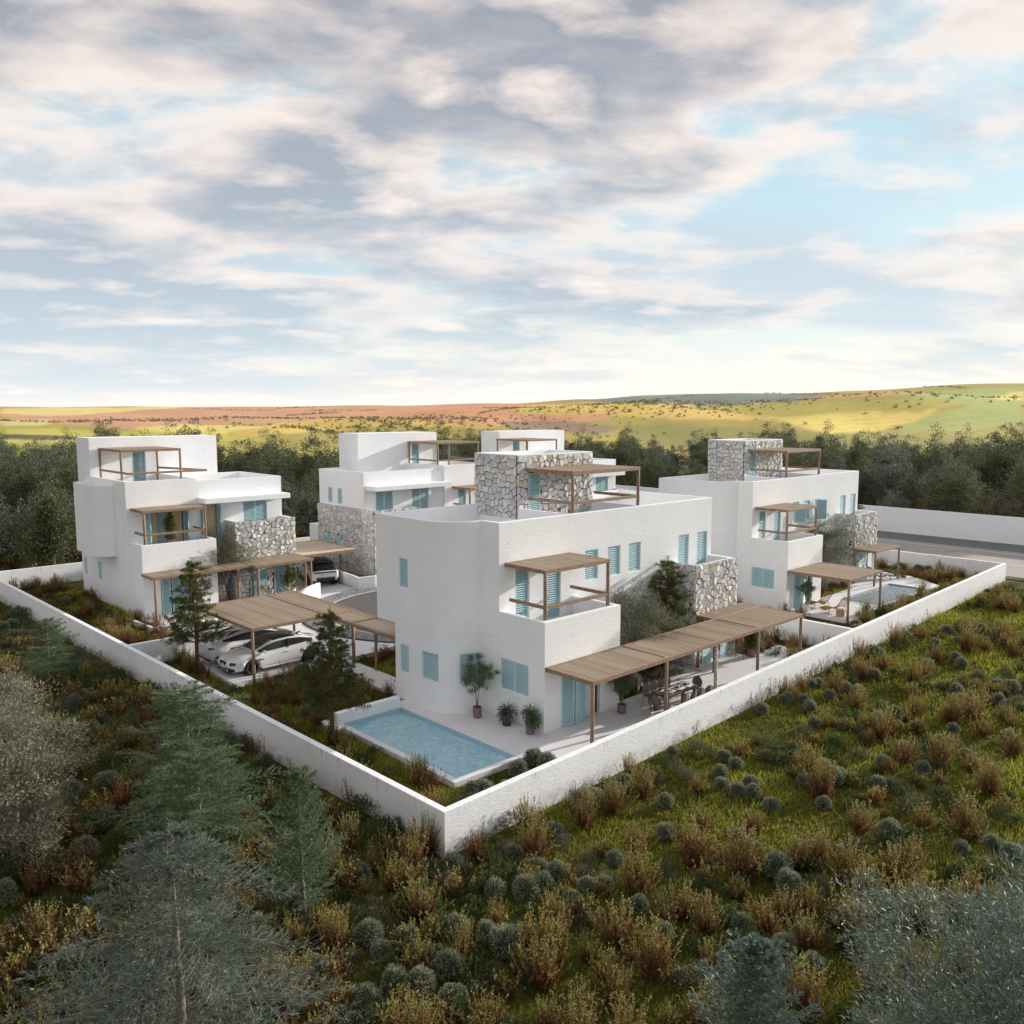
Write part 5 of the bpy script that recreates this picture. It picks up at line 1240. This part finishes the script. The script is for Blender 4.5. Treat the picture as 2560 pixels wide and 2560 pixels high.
def heather(seed_, ns=46, H=.95, spread=.55, nl=30, m=None, L=.055, wdt=.018, colr=(0,1), hv=1.0):
    A = np.zeros((ns,3)); A[:,:2] = nr_.normal(size=(ns,2))*.10
    ang = nr_.uniform(0,2*math.pi,ns); til = np.abs(nr_.normal(0,spread,ns)).clip(0,.95); Ls = H*nr_.uniform(.45,1.0,ns)*np.cos(til*.6)
    Dv = np.c_[np.cos(ang)*np.sin(til), np.sin(ang)*np.sin(til), np.cos(til)]
    parts = []; seg = 4; prev = A; d = Dv.copy()
    pts = [A]
    for k in range(seg):
        d = unit(d+np.array([0,0,.10])+nr_.normal(size=d.shape)*.07); nx_ = prev+d*(Ls/seg)[:,None]
        parts.append(ribbon(prev, nx_, .012, np.full(ns, .08+.22*k/seg))); prev = nx_; pts.append(nx_)
    pts = np.array(pts); P = []; D = []; Vv = []
    u = nr_.uniform(.18,1.0,(ns,nl)); fi = u*seg; i0 = np.minimum(fi.astype(int), seg-1); fr_ = fi-i0
    for s_ in range(ns):
        a = pts[i0[s_], s_]; b = pts[i0[s_]+1, s_]; p = a+(b-a)*fr_[s_][:,None]; P.append(p); dd = unit(b-a)
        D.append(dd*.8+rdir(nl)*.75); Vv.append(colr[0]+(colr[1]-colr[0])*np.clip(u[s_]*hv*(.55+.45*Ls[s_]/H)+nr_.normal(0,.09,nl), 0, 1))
    P = np.concatenate(P); D = np.concatenate(D); Vv = np.concatenate(Vv)
    parts.append(leaves(P, D, nr_.uniform(.6,1.3,len(P))*L, wdt, Vv))
    return with_val('heather', parts, m or L_HEA)
def mound(m, R_=.42, Hh=.42, n=900, L=.075, wdt=.02):
    P = []; D = []
    for _ in range(16):
        a = nr_.uniform(0,6.28); r_ = R_*nr_.rand()**.5*.8; c = np.array([math.cos(a)*r_, math.sin(a)*r_, Hh*nr_.uniform(.2,.8)*(1-.5*(r_/R_)**2)])
        k = n//16; d = rdir(k, .5); P.append(c+d*(nr_.rand(k)**.5)[:,None]*R_*.38); D.append(d+np.array([0,0,.5]))
    P = np.concatenate(P); D = np.concatenate(D); P[:,2] = np.maximum(P[:,2], 0)
    return with_val('low_shrub', [leaves(P, D, nr_.uniform(.6,1.3,len(P))*L, wdt, nr_.beta(2,2.6,len(P)))], m)
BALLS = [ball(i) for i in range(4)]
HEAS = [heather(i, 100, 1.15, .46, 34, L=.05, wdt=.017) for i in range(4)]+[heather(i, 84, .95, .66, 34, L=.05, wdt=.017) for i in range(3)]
LITE = [heather(i, 36, .62, .66, 17, L=.075, wdt=.025, colr=(0,.92)) for i in range(4)]
SHADEH = [heather(i, 56, 1.0, .38, colr=(0,.60)) for i in range(3)]  # same heather, its colours kept dark to paint in the shade
LOWS = [mound(L_LOW) for _ in range(3)]; GRYS = [mound(L_GRY, .45, .4) for _ in range(3)]
SPRG = [heather(9, 9, .85, .28, 24, colr=(0,.6))]
def inside_plot(x, y, pad=0.0):
    yl = 16.73+(x-13.27)*(19.08-16.73)/(64.75-13.27); xl = 13.27+(12.3-13.27)*(y-16.73)/(63.4-16.73)
    return x > xl-pad and y > yl-pad and x < 64.75+pad and y < 63.6+pad
def in_view(x, y, z=0.3, m=60):
    u, v, d = project(x, y, z); return d > 3 and -m < u < 2560+m and v < 2560+m*2.5
COUNT = {}; EXTRA = {}
def where(x, y, zone):
    if zone == ZR:
        off = (16.73+(x-13.27)*.0456)-y
        if off < 2.2: return 'close to the right-hand plot wall' if x < 38 else 'by the plot wall towards the road'
        if x > 40: return 'on the turf towards the road'
        if math.hypot(x, y) < 16.5: return 'near the bottom edge, right of centre'
        u = project(x, y, .2)[0]; d = math.hypot(x, y)
        return 'on the turf %s, %s' % ('nearer the viewer' if d < 22 else 'in mid-field' if d < 30 else 'farther off', 'by the right edge' if u > 2150 else 'right of centre' if u > 1600 else 'below the wall corner')
    if zone == ZL:
        if 13.3-x < 2.4: return 'along the left-hand plot wall'
        if math.hypot(x, y) < 21: return 'near the bottom edge, left side'
        u = project(x, y, .2)[0]
        return 'among the trees on the left, %s' % ('by the left edge' if u < 260 else 'nearer the wall' if math.hypot(x, y) > 30 else 'between the conifers')
    return zone
def put_shrub(kind, x, y, s_, zone):
    nm, meshes, lab = {
      'ball': ('ball_shrub', BALLS, 'rounded grey-green ball shrub'),
      'heather': ('heather_bush', HEAS, 'brown heather bush tipped with yellow-green'),
      'dark': ('heather_bush', SHADEH, 'upright heather bush with shade painted into its brown'),
      'low': ('low_shrub', LOWS, 'low dark green shrub'),
      'grey': ('low_shrub', GRYS, 'low grey-green twiggy shrub'),
      'sprig': ('heather_bush', SPRG, 'thin bare-stemmed sprig of heather')}[kind]
    me = meshes[nr_.randint(len(meshes))]; lm = 297
    sc3 = (s_*nr_.uniform(.9,1.1), s_*nr_.uniform(.9,1.1), s_*nr_.uniform(.88,1.12)); rz = nr_.rand()*6.28
    if COUNT.get(nm, 0) >= lm: EXTRA.setdefault(kind, []).append((me, x, y, sc3, rz)); return
    o = link(nm, me, None, (x, y, ZG-.02)); o.rotation_euler[2] = rz; o.scale = sc3
    wh = where(x, y, zone); size = ''
    if kind == 'ball' and s_ > 1.2: size = 'large '
    if kind == 'ball' and s_ < .85: size = 'small '
    tag(o, size+lab+' '+wh, 'shrub', size+lab+' plants '+wh); COUNT[nm] = COUNT.get(nm, 0)+1
    return o
ZR, ZL, ZI = 'right turf', 'left ground', 'in a planted bed inside the walls'
placed = []
def ok_place(x, y, r_):
    for a, b, c in placed:
        if (a-x)**2+(b-y)**2 < (r_+c)**2: return False
    return True
Q2 = [(975,955,50),(1045,1155,75),(870,1165,70),(1120,1035,50),(1220,1065,70),(1145,1120,50),(1300,1200,60),(1390,1145,60),(1485,1130,55),(1545,990,55),(1680,1235,60),(655,1365,80),(370,1430,70),(160,1410,80),(820,1390,60),(615,1590,90),(305,1680,85),(155,1760,75),(1200,820,55),(1365,670,70),(1435,640,60),(1545,600,55),(1600,555,50),(1830,660,50),(1870,385,35),(630,1010,60),(1830,830,60),(1810,1400,50),(1045,1590,55),(235,1500,60)]
Q3 = [(245,410,45),(225,505,40),(235,570,42),(395,560,45),(410,620,50),(325,605,45),(315,455,40),(515,680,38),(800,475,50),(855,535,65),(900,515,45),(700,550,43),(1145,450,42),(1255,365,48),(1205,175,42),(1115,220,55),(1220,240,33),(1335,245,36),(755,230,38),(465,150,33),(1365,480,40),(1610,400,38),(1455,320,40),(1115,570,40),(810,670,45),(740,930,50),(1180,845,75),(1535,260,40),(320,870,60),(415,920,50),(550,1040,80),(610,1130,75),(1030,1110,65),(350,1350,70),(595,1460,70),(1010,1470,85),(690,1400,50),(1055,1280,50),(1755,905,50),(1580,920,50),(1870,960,65),(1860,1165,60),(1840,300,40),(1700,75,35),(1790,100,38),(1865,30,45),(1780,20,40),(735,140,35),(695,95,33),(840,75,40),(995,50,35),(930,25,35),(580,95,35),(1550,45,40)]
F8_ = [(1070,1135,42),(1370,1090,45),(1285,1185,42),(1445,1170,35),(1225,1330,50),(835,1405,50),(1615,1075,40),(1480,1040,35),(1430,1290,45),(1475,1330,45),(620,1490,42),(720,1520,42),(375,1480,45),(430,1470,45),(205,1580,40),(320,1590,38),(365,1630,45),(10,1660,45),(870,1250,50),(1630,800,30)]
for lst, ox, oy, k in ((Q2,850,1700,.44513),(Q3,1700,1700,.44513),(F8_,1900,1200,.34161)):
    for a, b, r_ in lst:
        u, v = ox+a*k, oy+(b+r_*.25)*k; x, y = ground_at(u, v, ZG+.22); d = project(x, y, .1)[2]
        s_ = r_*k/2136.9*d/.36
        if inside_plot(x, y, .35): y -= .35
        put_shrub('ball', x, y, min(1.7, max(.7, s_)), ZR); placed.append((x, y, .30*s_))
def scatter(n, sampler, kinds, zone, rmin=.3, smin=.75, smax=1.3, gap=.75):
    c = 0; tries = 0
    while c < n and tries < n*25:
        tries += 1; x, y = sampler()
        if not in_view(x, y): continue
        k = nr_.choice([q for q, _ in kinds], p=[p for _, p in kinds]); s_ = nr_.uniform(smin, smax)
        if not ok_place(x, y, rmin*s_*gap): continue
        put_shrub(k, x, y, s_, zone); placed.append((x, y, rmin*s_)); c += 1
def patch(x, y, f=.45, o=0.0): return math.sin(x*f+1.3*math.sin(y*f*.8+o)+o)+math.sin(y*f*1.3+1.7*math.sin(x*f*.6+1+o))
def s_right():
    while True:
        d = 6+62*nr_.rand()**.75; a = R(nr_.uniform(-9,34)); th = YAW-a; x, y = d*math.cos(th), d*math.sin(th)
        if not inside_plot(x, y, .45) and x < 65 and patch(x, y, .55) > -.25: return x, y
CEN = []
while len(CEN) < 62:
    d = 8+58*nr_.rand()**.85; a = R(nr_.uniform(-9,33)); th = YAW-a; x, y = d*math.cos(th), d*math.sin(th)
    if not inside_plot(x, y, .6) and x < 64.5: CEN.append((x, y, nr_.uniform(.5,1.7)))
def s_clump():
    while True:
        cx_, cy_, r_ = CEN[nr_.randint(len(CEN))]; x, y = cx_+nr_.normal()*r_*1.25, cy_+nr_.normal()*r_
        if not inside_plot(x, y, .45) and x < 65: return x, y
def s_left():
    while True:
        d = 8+55*nr_.rand()**.8; a = R(nr_.uniform(-34,2)); th = YAW-a; x, y = d*math.cos(th), d*math.sin(th)
        if not inside_plot(x, y, .4) and x < 14 and y > x*.9 and y < 63: return x, y
def s_rect(x0, x1, y0, y1):
    return lambda: (nr_.uniform(x0, x1), nr_.uniform(y0, y1))
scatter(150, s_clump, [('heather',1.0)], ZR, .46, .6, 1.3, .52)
scatter(22, s_right, [('low',.6),('grey',.4)], ZR, .36, .8, 1.2, .7)
scatter(40, s_right, [('grey',.6),('low',.4)], ZR, .30, .8, 1.1)
scatter(62, s_left, [('heather',.5),('dark',.5)], ZL, .46, .85, 1.3, .7)
scatter(34, s_left, [('ball',1.0)], ZL, .34, .7, 1.2, .8)
scatter(120, s_left, [('low',.6),('grey',.4)], ZL, .36, .9, 1.7, .6)
scatter(64, s_rect(5.5,16,7,19), [('grey',.55),('ball',.04),('low',.15),('heather',.26)], 'in the foreground below the wall corner', .33, .8, 1.3, .62)
for i in range(26):     # sprigs rising against the two front walls
    if i % 2: x = nr_.uniform(14, 50); y = 16.73+(x-13.27)*.0456-nr_.uniform(.15,.5)
    else: y = nr_.uniform(17.5, 45); x = 13.27-(y-16.73)*.0208-nr_.uniform(.15,.45)
    put_shrub('sprig', x, y, nr_.uniform(.8,1.2), 'against the outer face of the plot wall')
for rc_, n, kd in ((( 12.9,16.8,39.7,63),74,[('dark',.4),('low',.34),('heather',.16),('ball',.10)]), ((13.6,15.4,33.5,38.8),14,[('dark',.3),('low',.5),('heather',.2)]),
                  ((13.6,19.6,27.2,33.4),44,[('dark',.35),('low',.45),('ball',.12),('heather',.08)]), ((13.6,15.9,17.6,27.2),16,[('dark',.35),('low',.45),('heather',.2)]),
                  ((15.0,19.5,17.6,19.5),5,[('heather',.5),('ball',.5)]), ((21.6,24,29.0,33.2),16,[('dark',.5),('low',.5)]), ((25.6,30.8,21.7,23.0),14,[('low',.5),('dark',.5)]),
                  ((35.8,39.4,18.8,28),34,[('dark',.4),('heather',.3),('low',.3)]), ((40.3,46.5,18.8,20.6),10,[('heather',.5),('ball',.2),('low',.3)]), ((46,63.8,19.3,21.1),30,[('heather',.6),('ball',.2),('low',.2)]),
                  ((59.8,64.2,20.6,34),40,[('dark',.45),('heather',.3),('ball',.25)]), ((40.2,44.8,23.2,31),16,[('dark',.5),('ball',.3),('low',.2)]), ((30.8,32.5,47,56),12,[('dark',.4),('low',.6)]),
                  ((31.2,36.2,46.8,48.3),8,[('low',1.0)]), ((50.2,54.5,25.1,26.8),9,[('low',.5),('heather',.5)]), ((16.6,17.0,40,62),6,[('dark',1.0)])):
    bx, by = (rc_[0]+rc_[1])/2, (rc_[2]+rc_[3])/2
    zn = 'in the bed beside the left-hand villa' if by > 39.5 and bx < 20 else 'in the garden round the carport' if by > 27 and bx < 25 else 'beside the blue pool' if bx < 20 else \
         'in the planter by the turning circle' if by > 44 else 'by the grey pool' if bx > 46 else 'beside the dividing wall' if bx > 35 else 'behind the dining terrace'
    scatter(int(n*1.45), s_rect(*rc_), kd, zn, .30, .65, 1.1, .55)
for kd_, lst in EXTRA.items():
    Vs = []; Cs = []
    for me, x, y, sc3, rz in lst:
        n = len(me.vertices); co = np.empty(n*3, np.float32); me.vertices.foreach_get('co', co); c = np.empty(n, np.float32); me.attributes['v'].data.foreach_get('value', c)
        co = co.reshape(-1,4,3); sel = nr_.rand(len(co)) < .5; mid_ = co[sel].mean(1, keepdims=True); co = mid_+(co[sel]-mid_)*1.35; c = c.reshape(-1,4)[sel].ravel()
        M = np.array([[math.cos(rz),-math.sin(rz),0],[math.sin(rz),math.cos(rz),0],[0,0,1]]); Vs.append((co.reshape(-1,3)*np.array(sc3))@M.T+np.array([x,y,ZG-.02])); Cs.append(c)
    V = np.concatenate(Vs); o = link('planting', np_mesh('planting', V, np.arange(len(V)).reshape(-1,4), lst[0][0].materials[0], np.concatenate(Cs)))
    tag(o, {'dark':'heath planting with shade painted into its brown, filling the garden beds','heather':'brown heath planting filling the garden beds','low':'low green planting filling the garden beds'}.get(kd_, 'small planting filling the garden beds'), 'planting', kind='stuff')
# --- grass: blades as one joined mass
def grass():
    pts = []
    n = 150000
    d = 7+58*nr_.rand(n)**1.0; a = np.radians(nr_.uniform(-34,34,n)); th = YAW-a; x = d*np.cos(th); y = d*np.sin(th)
    yl = 16.73+(x-13.27)*.0456; xl = 13.27-(y-16.73)*.0208
    out = ~((x > xl-.12) & (y > yl-.12)) & (x < 65.6); x, y, d = x[out], y[out], d[out]
    gx, gy = [], []
    for (x0,x1,y0,y1), m_ in (((12.85,17,39.4,63),5000),((13.55,15.4,33.5,39),1500),((13.55,19.65,27.0,33.6),6000),((13.55,16.0,17.2,27.2),5500),((14.5,17.8,17.3,19.7),3000),((21.1,24,29,33.5),1800),((25.5,31.4,21.2,23.1),2500),((35.4,39.5,18.4,28),3500),((40.1,46,18.4,20.5),1500),((45,64.4,19,21.2),3500),((59.6,64.5,20,34),2500),((40,45,23,31),1200),((49.5,55,24.9,26.9),900)):
        gx.append(nr_.uniform(x0,x1,m_)); gy.append(nr_.uniform(y0,y1,m_))
    x = np.concatenate([x]+gx); y = np.concatenate([y]+gy); d = np.hypot(x, y)
    k = 3; x = np.repeat(x,k)+nr_.normal(0,.03,len(x)*k); y = np.repeat(y,k)+nr_.normal(0,.03,len(y)*k); d = np.repeat(d,k); n = len(x)
    pn_ = np.sin(x*.9+1.5*np.sin(y*.7))+np.sin(y*1.1+1.2*np.sin(x*.8)); Lh = nr_.uniform(.09,.24,n)*(1+.2*pn_)*np.clip(.75+d/90,.7,1.3); wd = .010+.0011*d
    P = np.c_[x,y,np.full(n,ZG-.01)]; D = rdir(n, 2.0); S = unit(np.cross(D, nr_.normal(size=(n,3))))*wd[:,None]/2
    V = np.stack([P-S, P+S, P+D*Lh[:,None]], 1).reshape(-1,3); val = np.clip(.45+.14*pn_+nr_.normal(0,.16,n), 0, 1)
    me = np_mesh('grass', V, np.arange(n*3).reshape(n,3), GRASS, np.repeat(val,3)); o = link('grass', me)
    tag(o, 'olive green rough grass between the shrubs on both sides of the walls', 'grass', kind='stuff')
grass()
# --- woodland behind and beyond the plot
def ftree(H, Rm, m, seed_, L=.21, W=.095, ncl=230, npc=42):
    tr_ = [([(0,0,0),(.1,0,H*.3),(0,.1,H*.75)],[.16,.12,.04]),([(0,0,H*.25),(.9,.2,H*.55)],[.07,.03]),([(0,0,H*.2),(-.8,-.4,H*.5)],[.07,.03])]
    return clumpy(H, Rm, H*.52, H*.46, ncl, npc, L, W, m, GBARK, tr_, rc=H*.085, shell=.35)
FT = [ftree(7.2,2.7,L_FOR,1), ftree(7.6,2.4,L_FOR,2), ftree(6.6,3.0,L_FOR,3), ftree(7.0,2.5,L_FOG,4), ftree(5.6,2.4,L_FOG,5)]
FC = conifer(6.5, 2.3, 60, 8, 14, .26, .05, L_FOR, GBARK, droop=.05, rise=.45, base=.05, upcurve=.3)
FS = clumpy(4.6, 1.7, 2.4, 2.1, 110, 40, .16, .05, L_OLI, GBARK, [([(0,0,0),(0,0,2.5)],[.08,.03])], rc=.42, shell=.3)
tp = []; nt = 0; tries = 0
def road_free(x, y): return not (64 < x < 85)
while nt < 262 and tries < 20000:
    tries += 1
    d = 62+102*nr_.rand()**.8; a = nr_.uniform(-36,36); th = YAW-R(a); x, y = d*math.cos(th), d*math.sin(th)
    if inside_plot(x, y, 2.6) or not road_free(x, y): continue
    if x < 64 and y < 66: continue
    if x > 85 and x < 91 and y < 60 and nr_.rand() < .9: continue
    if any((p[0]-x)**2+(p[1]-y)**2 < (2.7+.006*d)**2 for p in tp): continue
    tp.append((x, y)); nt += 1
    r_ = nr_.rand(); s_ = nr_.uniform(.74,1.12)*(1.05 if d > 90 else .86)
    u = project(x, y, 4)[0]
    zone = 'at the far left edge' if u < 170 else 'behind the left-hand villa' if u < 620 else 'between the left-hand and middle villas' if u < 830 else 'behind the middle villa' if u < 1180 else \
           'behind the nearest stone tower' if u < 1480 else 'left of the right-hand villa' if u < 1720 else 'behind the right-hand villa' if u < 2160 else 'above the road wall at the right'
    if s_ > 1.03 and d < 110: zone = 'in the front rows '+zone
    elif d > 125: zone = 'far back '+zone
    if r_ < .12: plant('conifer_tree', FC, 'broad dark conifer %s' % zone, 'tree', (x,y,ZG), nr_.rand()*6, s_, 'woodland conifers %s' % zone)
    elif r_ < .22: plant('olive_tree', FS, 'small pale wild olive %s' % zone, 'tree', (x,y,ZG), nr_.rand()*6, s_, 'wild olives %s' % zone)
    else:
        k = nr_.randint(5); plant('woodland_tree', FT[k], ('dark green' if k < 3 else 'grey-green')+' dense evergreen tree %s' % zone, 'tree', (x,y,ZG), nr_.rand()*6, s_, ('dark' if k < 3 else 'grey')+' evergreens %s' % zone)
for x, y, s_ in ((88.5,44,1.0),(88.8,31,1.05),(87.5,36.5,.85),(89.5,26.5,1.0),(90.5,49,1.1)):
    plant('olive_tree', FS, 'small pale wild olive in the woodland beyond the white wall across the road', 'tree', (x,y,ZG), nr_.rand()*6, s_, 'wild olives beyond the white wall across the road')
# undergrowth that reads as one mass
def mass_of(meshes, pts, name, label, m, smul=1.0):
    Vs, Fs, Cs, o = [], [], [], 0
    for x, y, s_ in pts:
        me = meshes[nr_.randint(len(meshes))]
        if me.name not in CACHE:
            n = len(me.vertices); co = np.empty(n*3, np.float32); me.vertices.foreach_get('co', co); f = np.empty(len(me.polygons)*4, np.int32); me.loops.foreach_get('vertex_index', f)
            c = np.empty(n, np.float32); me.attributes['v'].data.foreach_get('value', c)
            co = co.reshape(-1,4,3); sel = nr_.rand(len(co)) < (2 if me in LITE else .17); co2 = co[sel]; mid_ = co2.mean(1, keepdims=True); co2 = mid_+(co2-mid_)*(1 if me in LITE else 2.3)
            CACHE[me.name] = (co2.reshape(-1,3), c.reshape(-1,4)[sel].ravel())
        co, c = CACHE[me.name]; a = nr_.rand()*6.28; M = np.array([[math.cos(a),-math.sin(a),0],[math.sin(a),math.cos(a),0],[0,0,1]])
        Vs.append(co@M.T*s_*smul+np.array([x,y,ZG])); Cs.append(c)
    V = np.concatenate(Vs); me = np_mesh(name, V, np.arange(len(V)).reshape(-1,4), m, np.concatenate(Cs))
    tag(link(name, me), label, 'undergrowth', kind='stuff')
CACHE = {}
pts = []
while len(pts) < 520:
    d = 60+80*nr_.rand(); a = nr_.uniform(-35,35); th = YAW-R(a); x, y = d*math.cos(th), d*math.sin(th)
    if inside_plot(x, y, .8) or not road_free(x, y) or (x < 64 and y < 64.2): continue
    pts.append((x, y, nr_.uniform(1.0,1.9)))
mass_of(HEAS, pts, 'undergrowth', 'orange-brown heathy undergrowth among the trees behind the plot', L_HEA)
pts = []
while len(pts) < 260:
    x, y = s_left() if nr_.rand() < .6 else s_right()
    if in_view(x, y): pts.append((x, y, nr_.uniform(.6,1.1)))
mass_of(GRYS+LOWS, pts, 'ground_cover', 'low dark green ground cover between the shrubs', L_LOW)
pts = []
while len(pts) < 110:
    x, y = s_left()
    if in_view(x, y): pts.append((x, y, nr_.uniform(1.0,1.7)))
mass_of(LITE, pts, 'heath_cover', 'waist-high red-brown heath between the trees left of the wall', L_HEA)
pts = []
while len(pts) < 340:
    x, y = s_right() if nr_.rand() < .55 else s_left()
    if in_view(x, y) and not (x < 14 and nr_.rand() < .2): pts.append((x, y, nr_.uniform(.5,1.15)))
FULLRES = True
mass_of(LITE, pts[:170], 'heath_cover', 'knee-high brown and olive heath knitted between the larger bushes', L_HEA)
mass_of(LITE, pts[170:], 'green_cover', 'knee-high green herbs knitted between the larger bushes', L_LOW)
# scattered bushes on the far fields, too small to tell apart
pts = []; Vs = []
for k in range(420):      # hedge lines
    li = k//30; g2 = random.Random(li); a0 = g2.uniform(-28,28); r0 = g2.uniform(700,2200); da = g2.uniform(2,6); dr = g2.uniform(-250,250); t_ = (k%30)/30
    a, r_ = a0+da*t_+nr_.normal()*.05, r0+dr*t_+nr_.normal()*6; th = YAW-R(a); x, y = r_*math.cos(th), r_*math.sin(th); s_ = nr_.uniform(.8,2.6); q = rdir(20)
    Vs.append(leaves(q*np.array([s_*1.6,s_*1.6,s_*.7])+np.array([x,y,land_h(a,r_)+s_*.35]), rdir(20), s_*.9, s_*.6, .2+nr_.rand(20)*.6))
for k in range(1500):
    zone = nr_.randint(4); a, r_ = [(nr_.normal(-6,5),nr_.normal(900,120)),(nr_.normal(9,4),nr_.normal(1150,90)),(nr_.normal(23,5),nr_.normal(1300,160)),(nr_.normal(-20,9),nr_.normal(1250,40))][zone]
    if r_ < 520: continue
    th = YAW-R(a); x, y = r_*math.cos(th), r_*math.sin(th); z = land_h(a, r_); s_ = nr_.uniform(.8,2.4); q = rdir(26)
    P = q*np.array([s_,s_,s_*.7])*.8+np.array([x,y,z+s_*.35]); Vs.append(leaves(P, rdir(26), s_*.8, s_*.5, .4+nr_.rand(26)*.6))
V, F_, C_ = join(Vs); tag(link('far_bushes', np_mesh('far_bushes', V, F_, L_FOR, C_)), 'dark scattered bushes and hedges on the far hillsides', 'bushes', kind='stuff')
print('COUNTS', COUNT, 'trees', nt, 'objs', len(sc.objects), 'tris', sum(len(m.polygons)*2 for m in bpy.data.meshes))
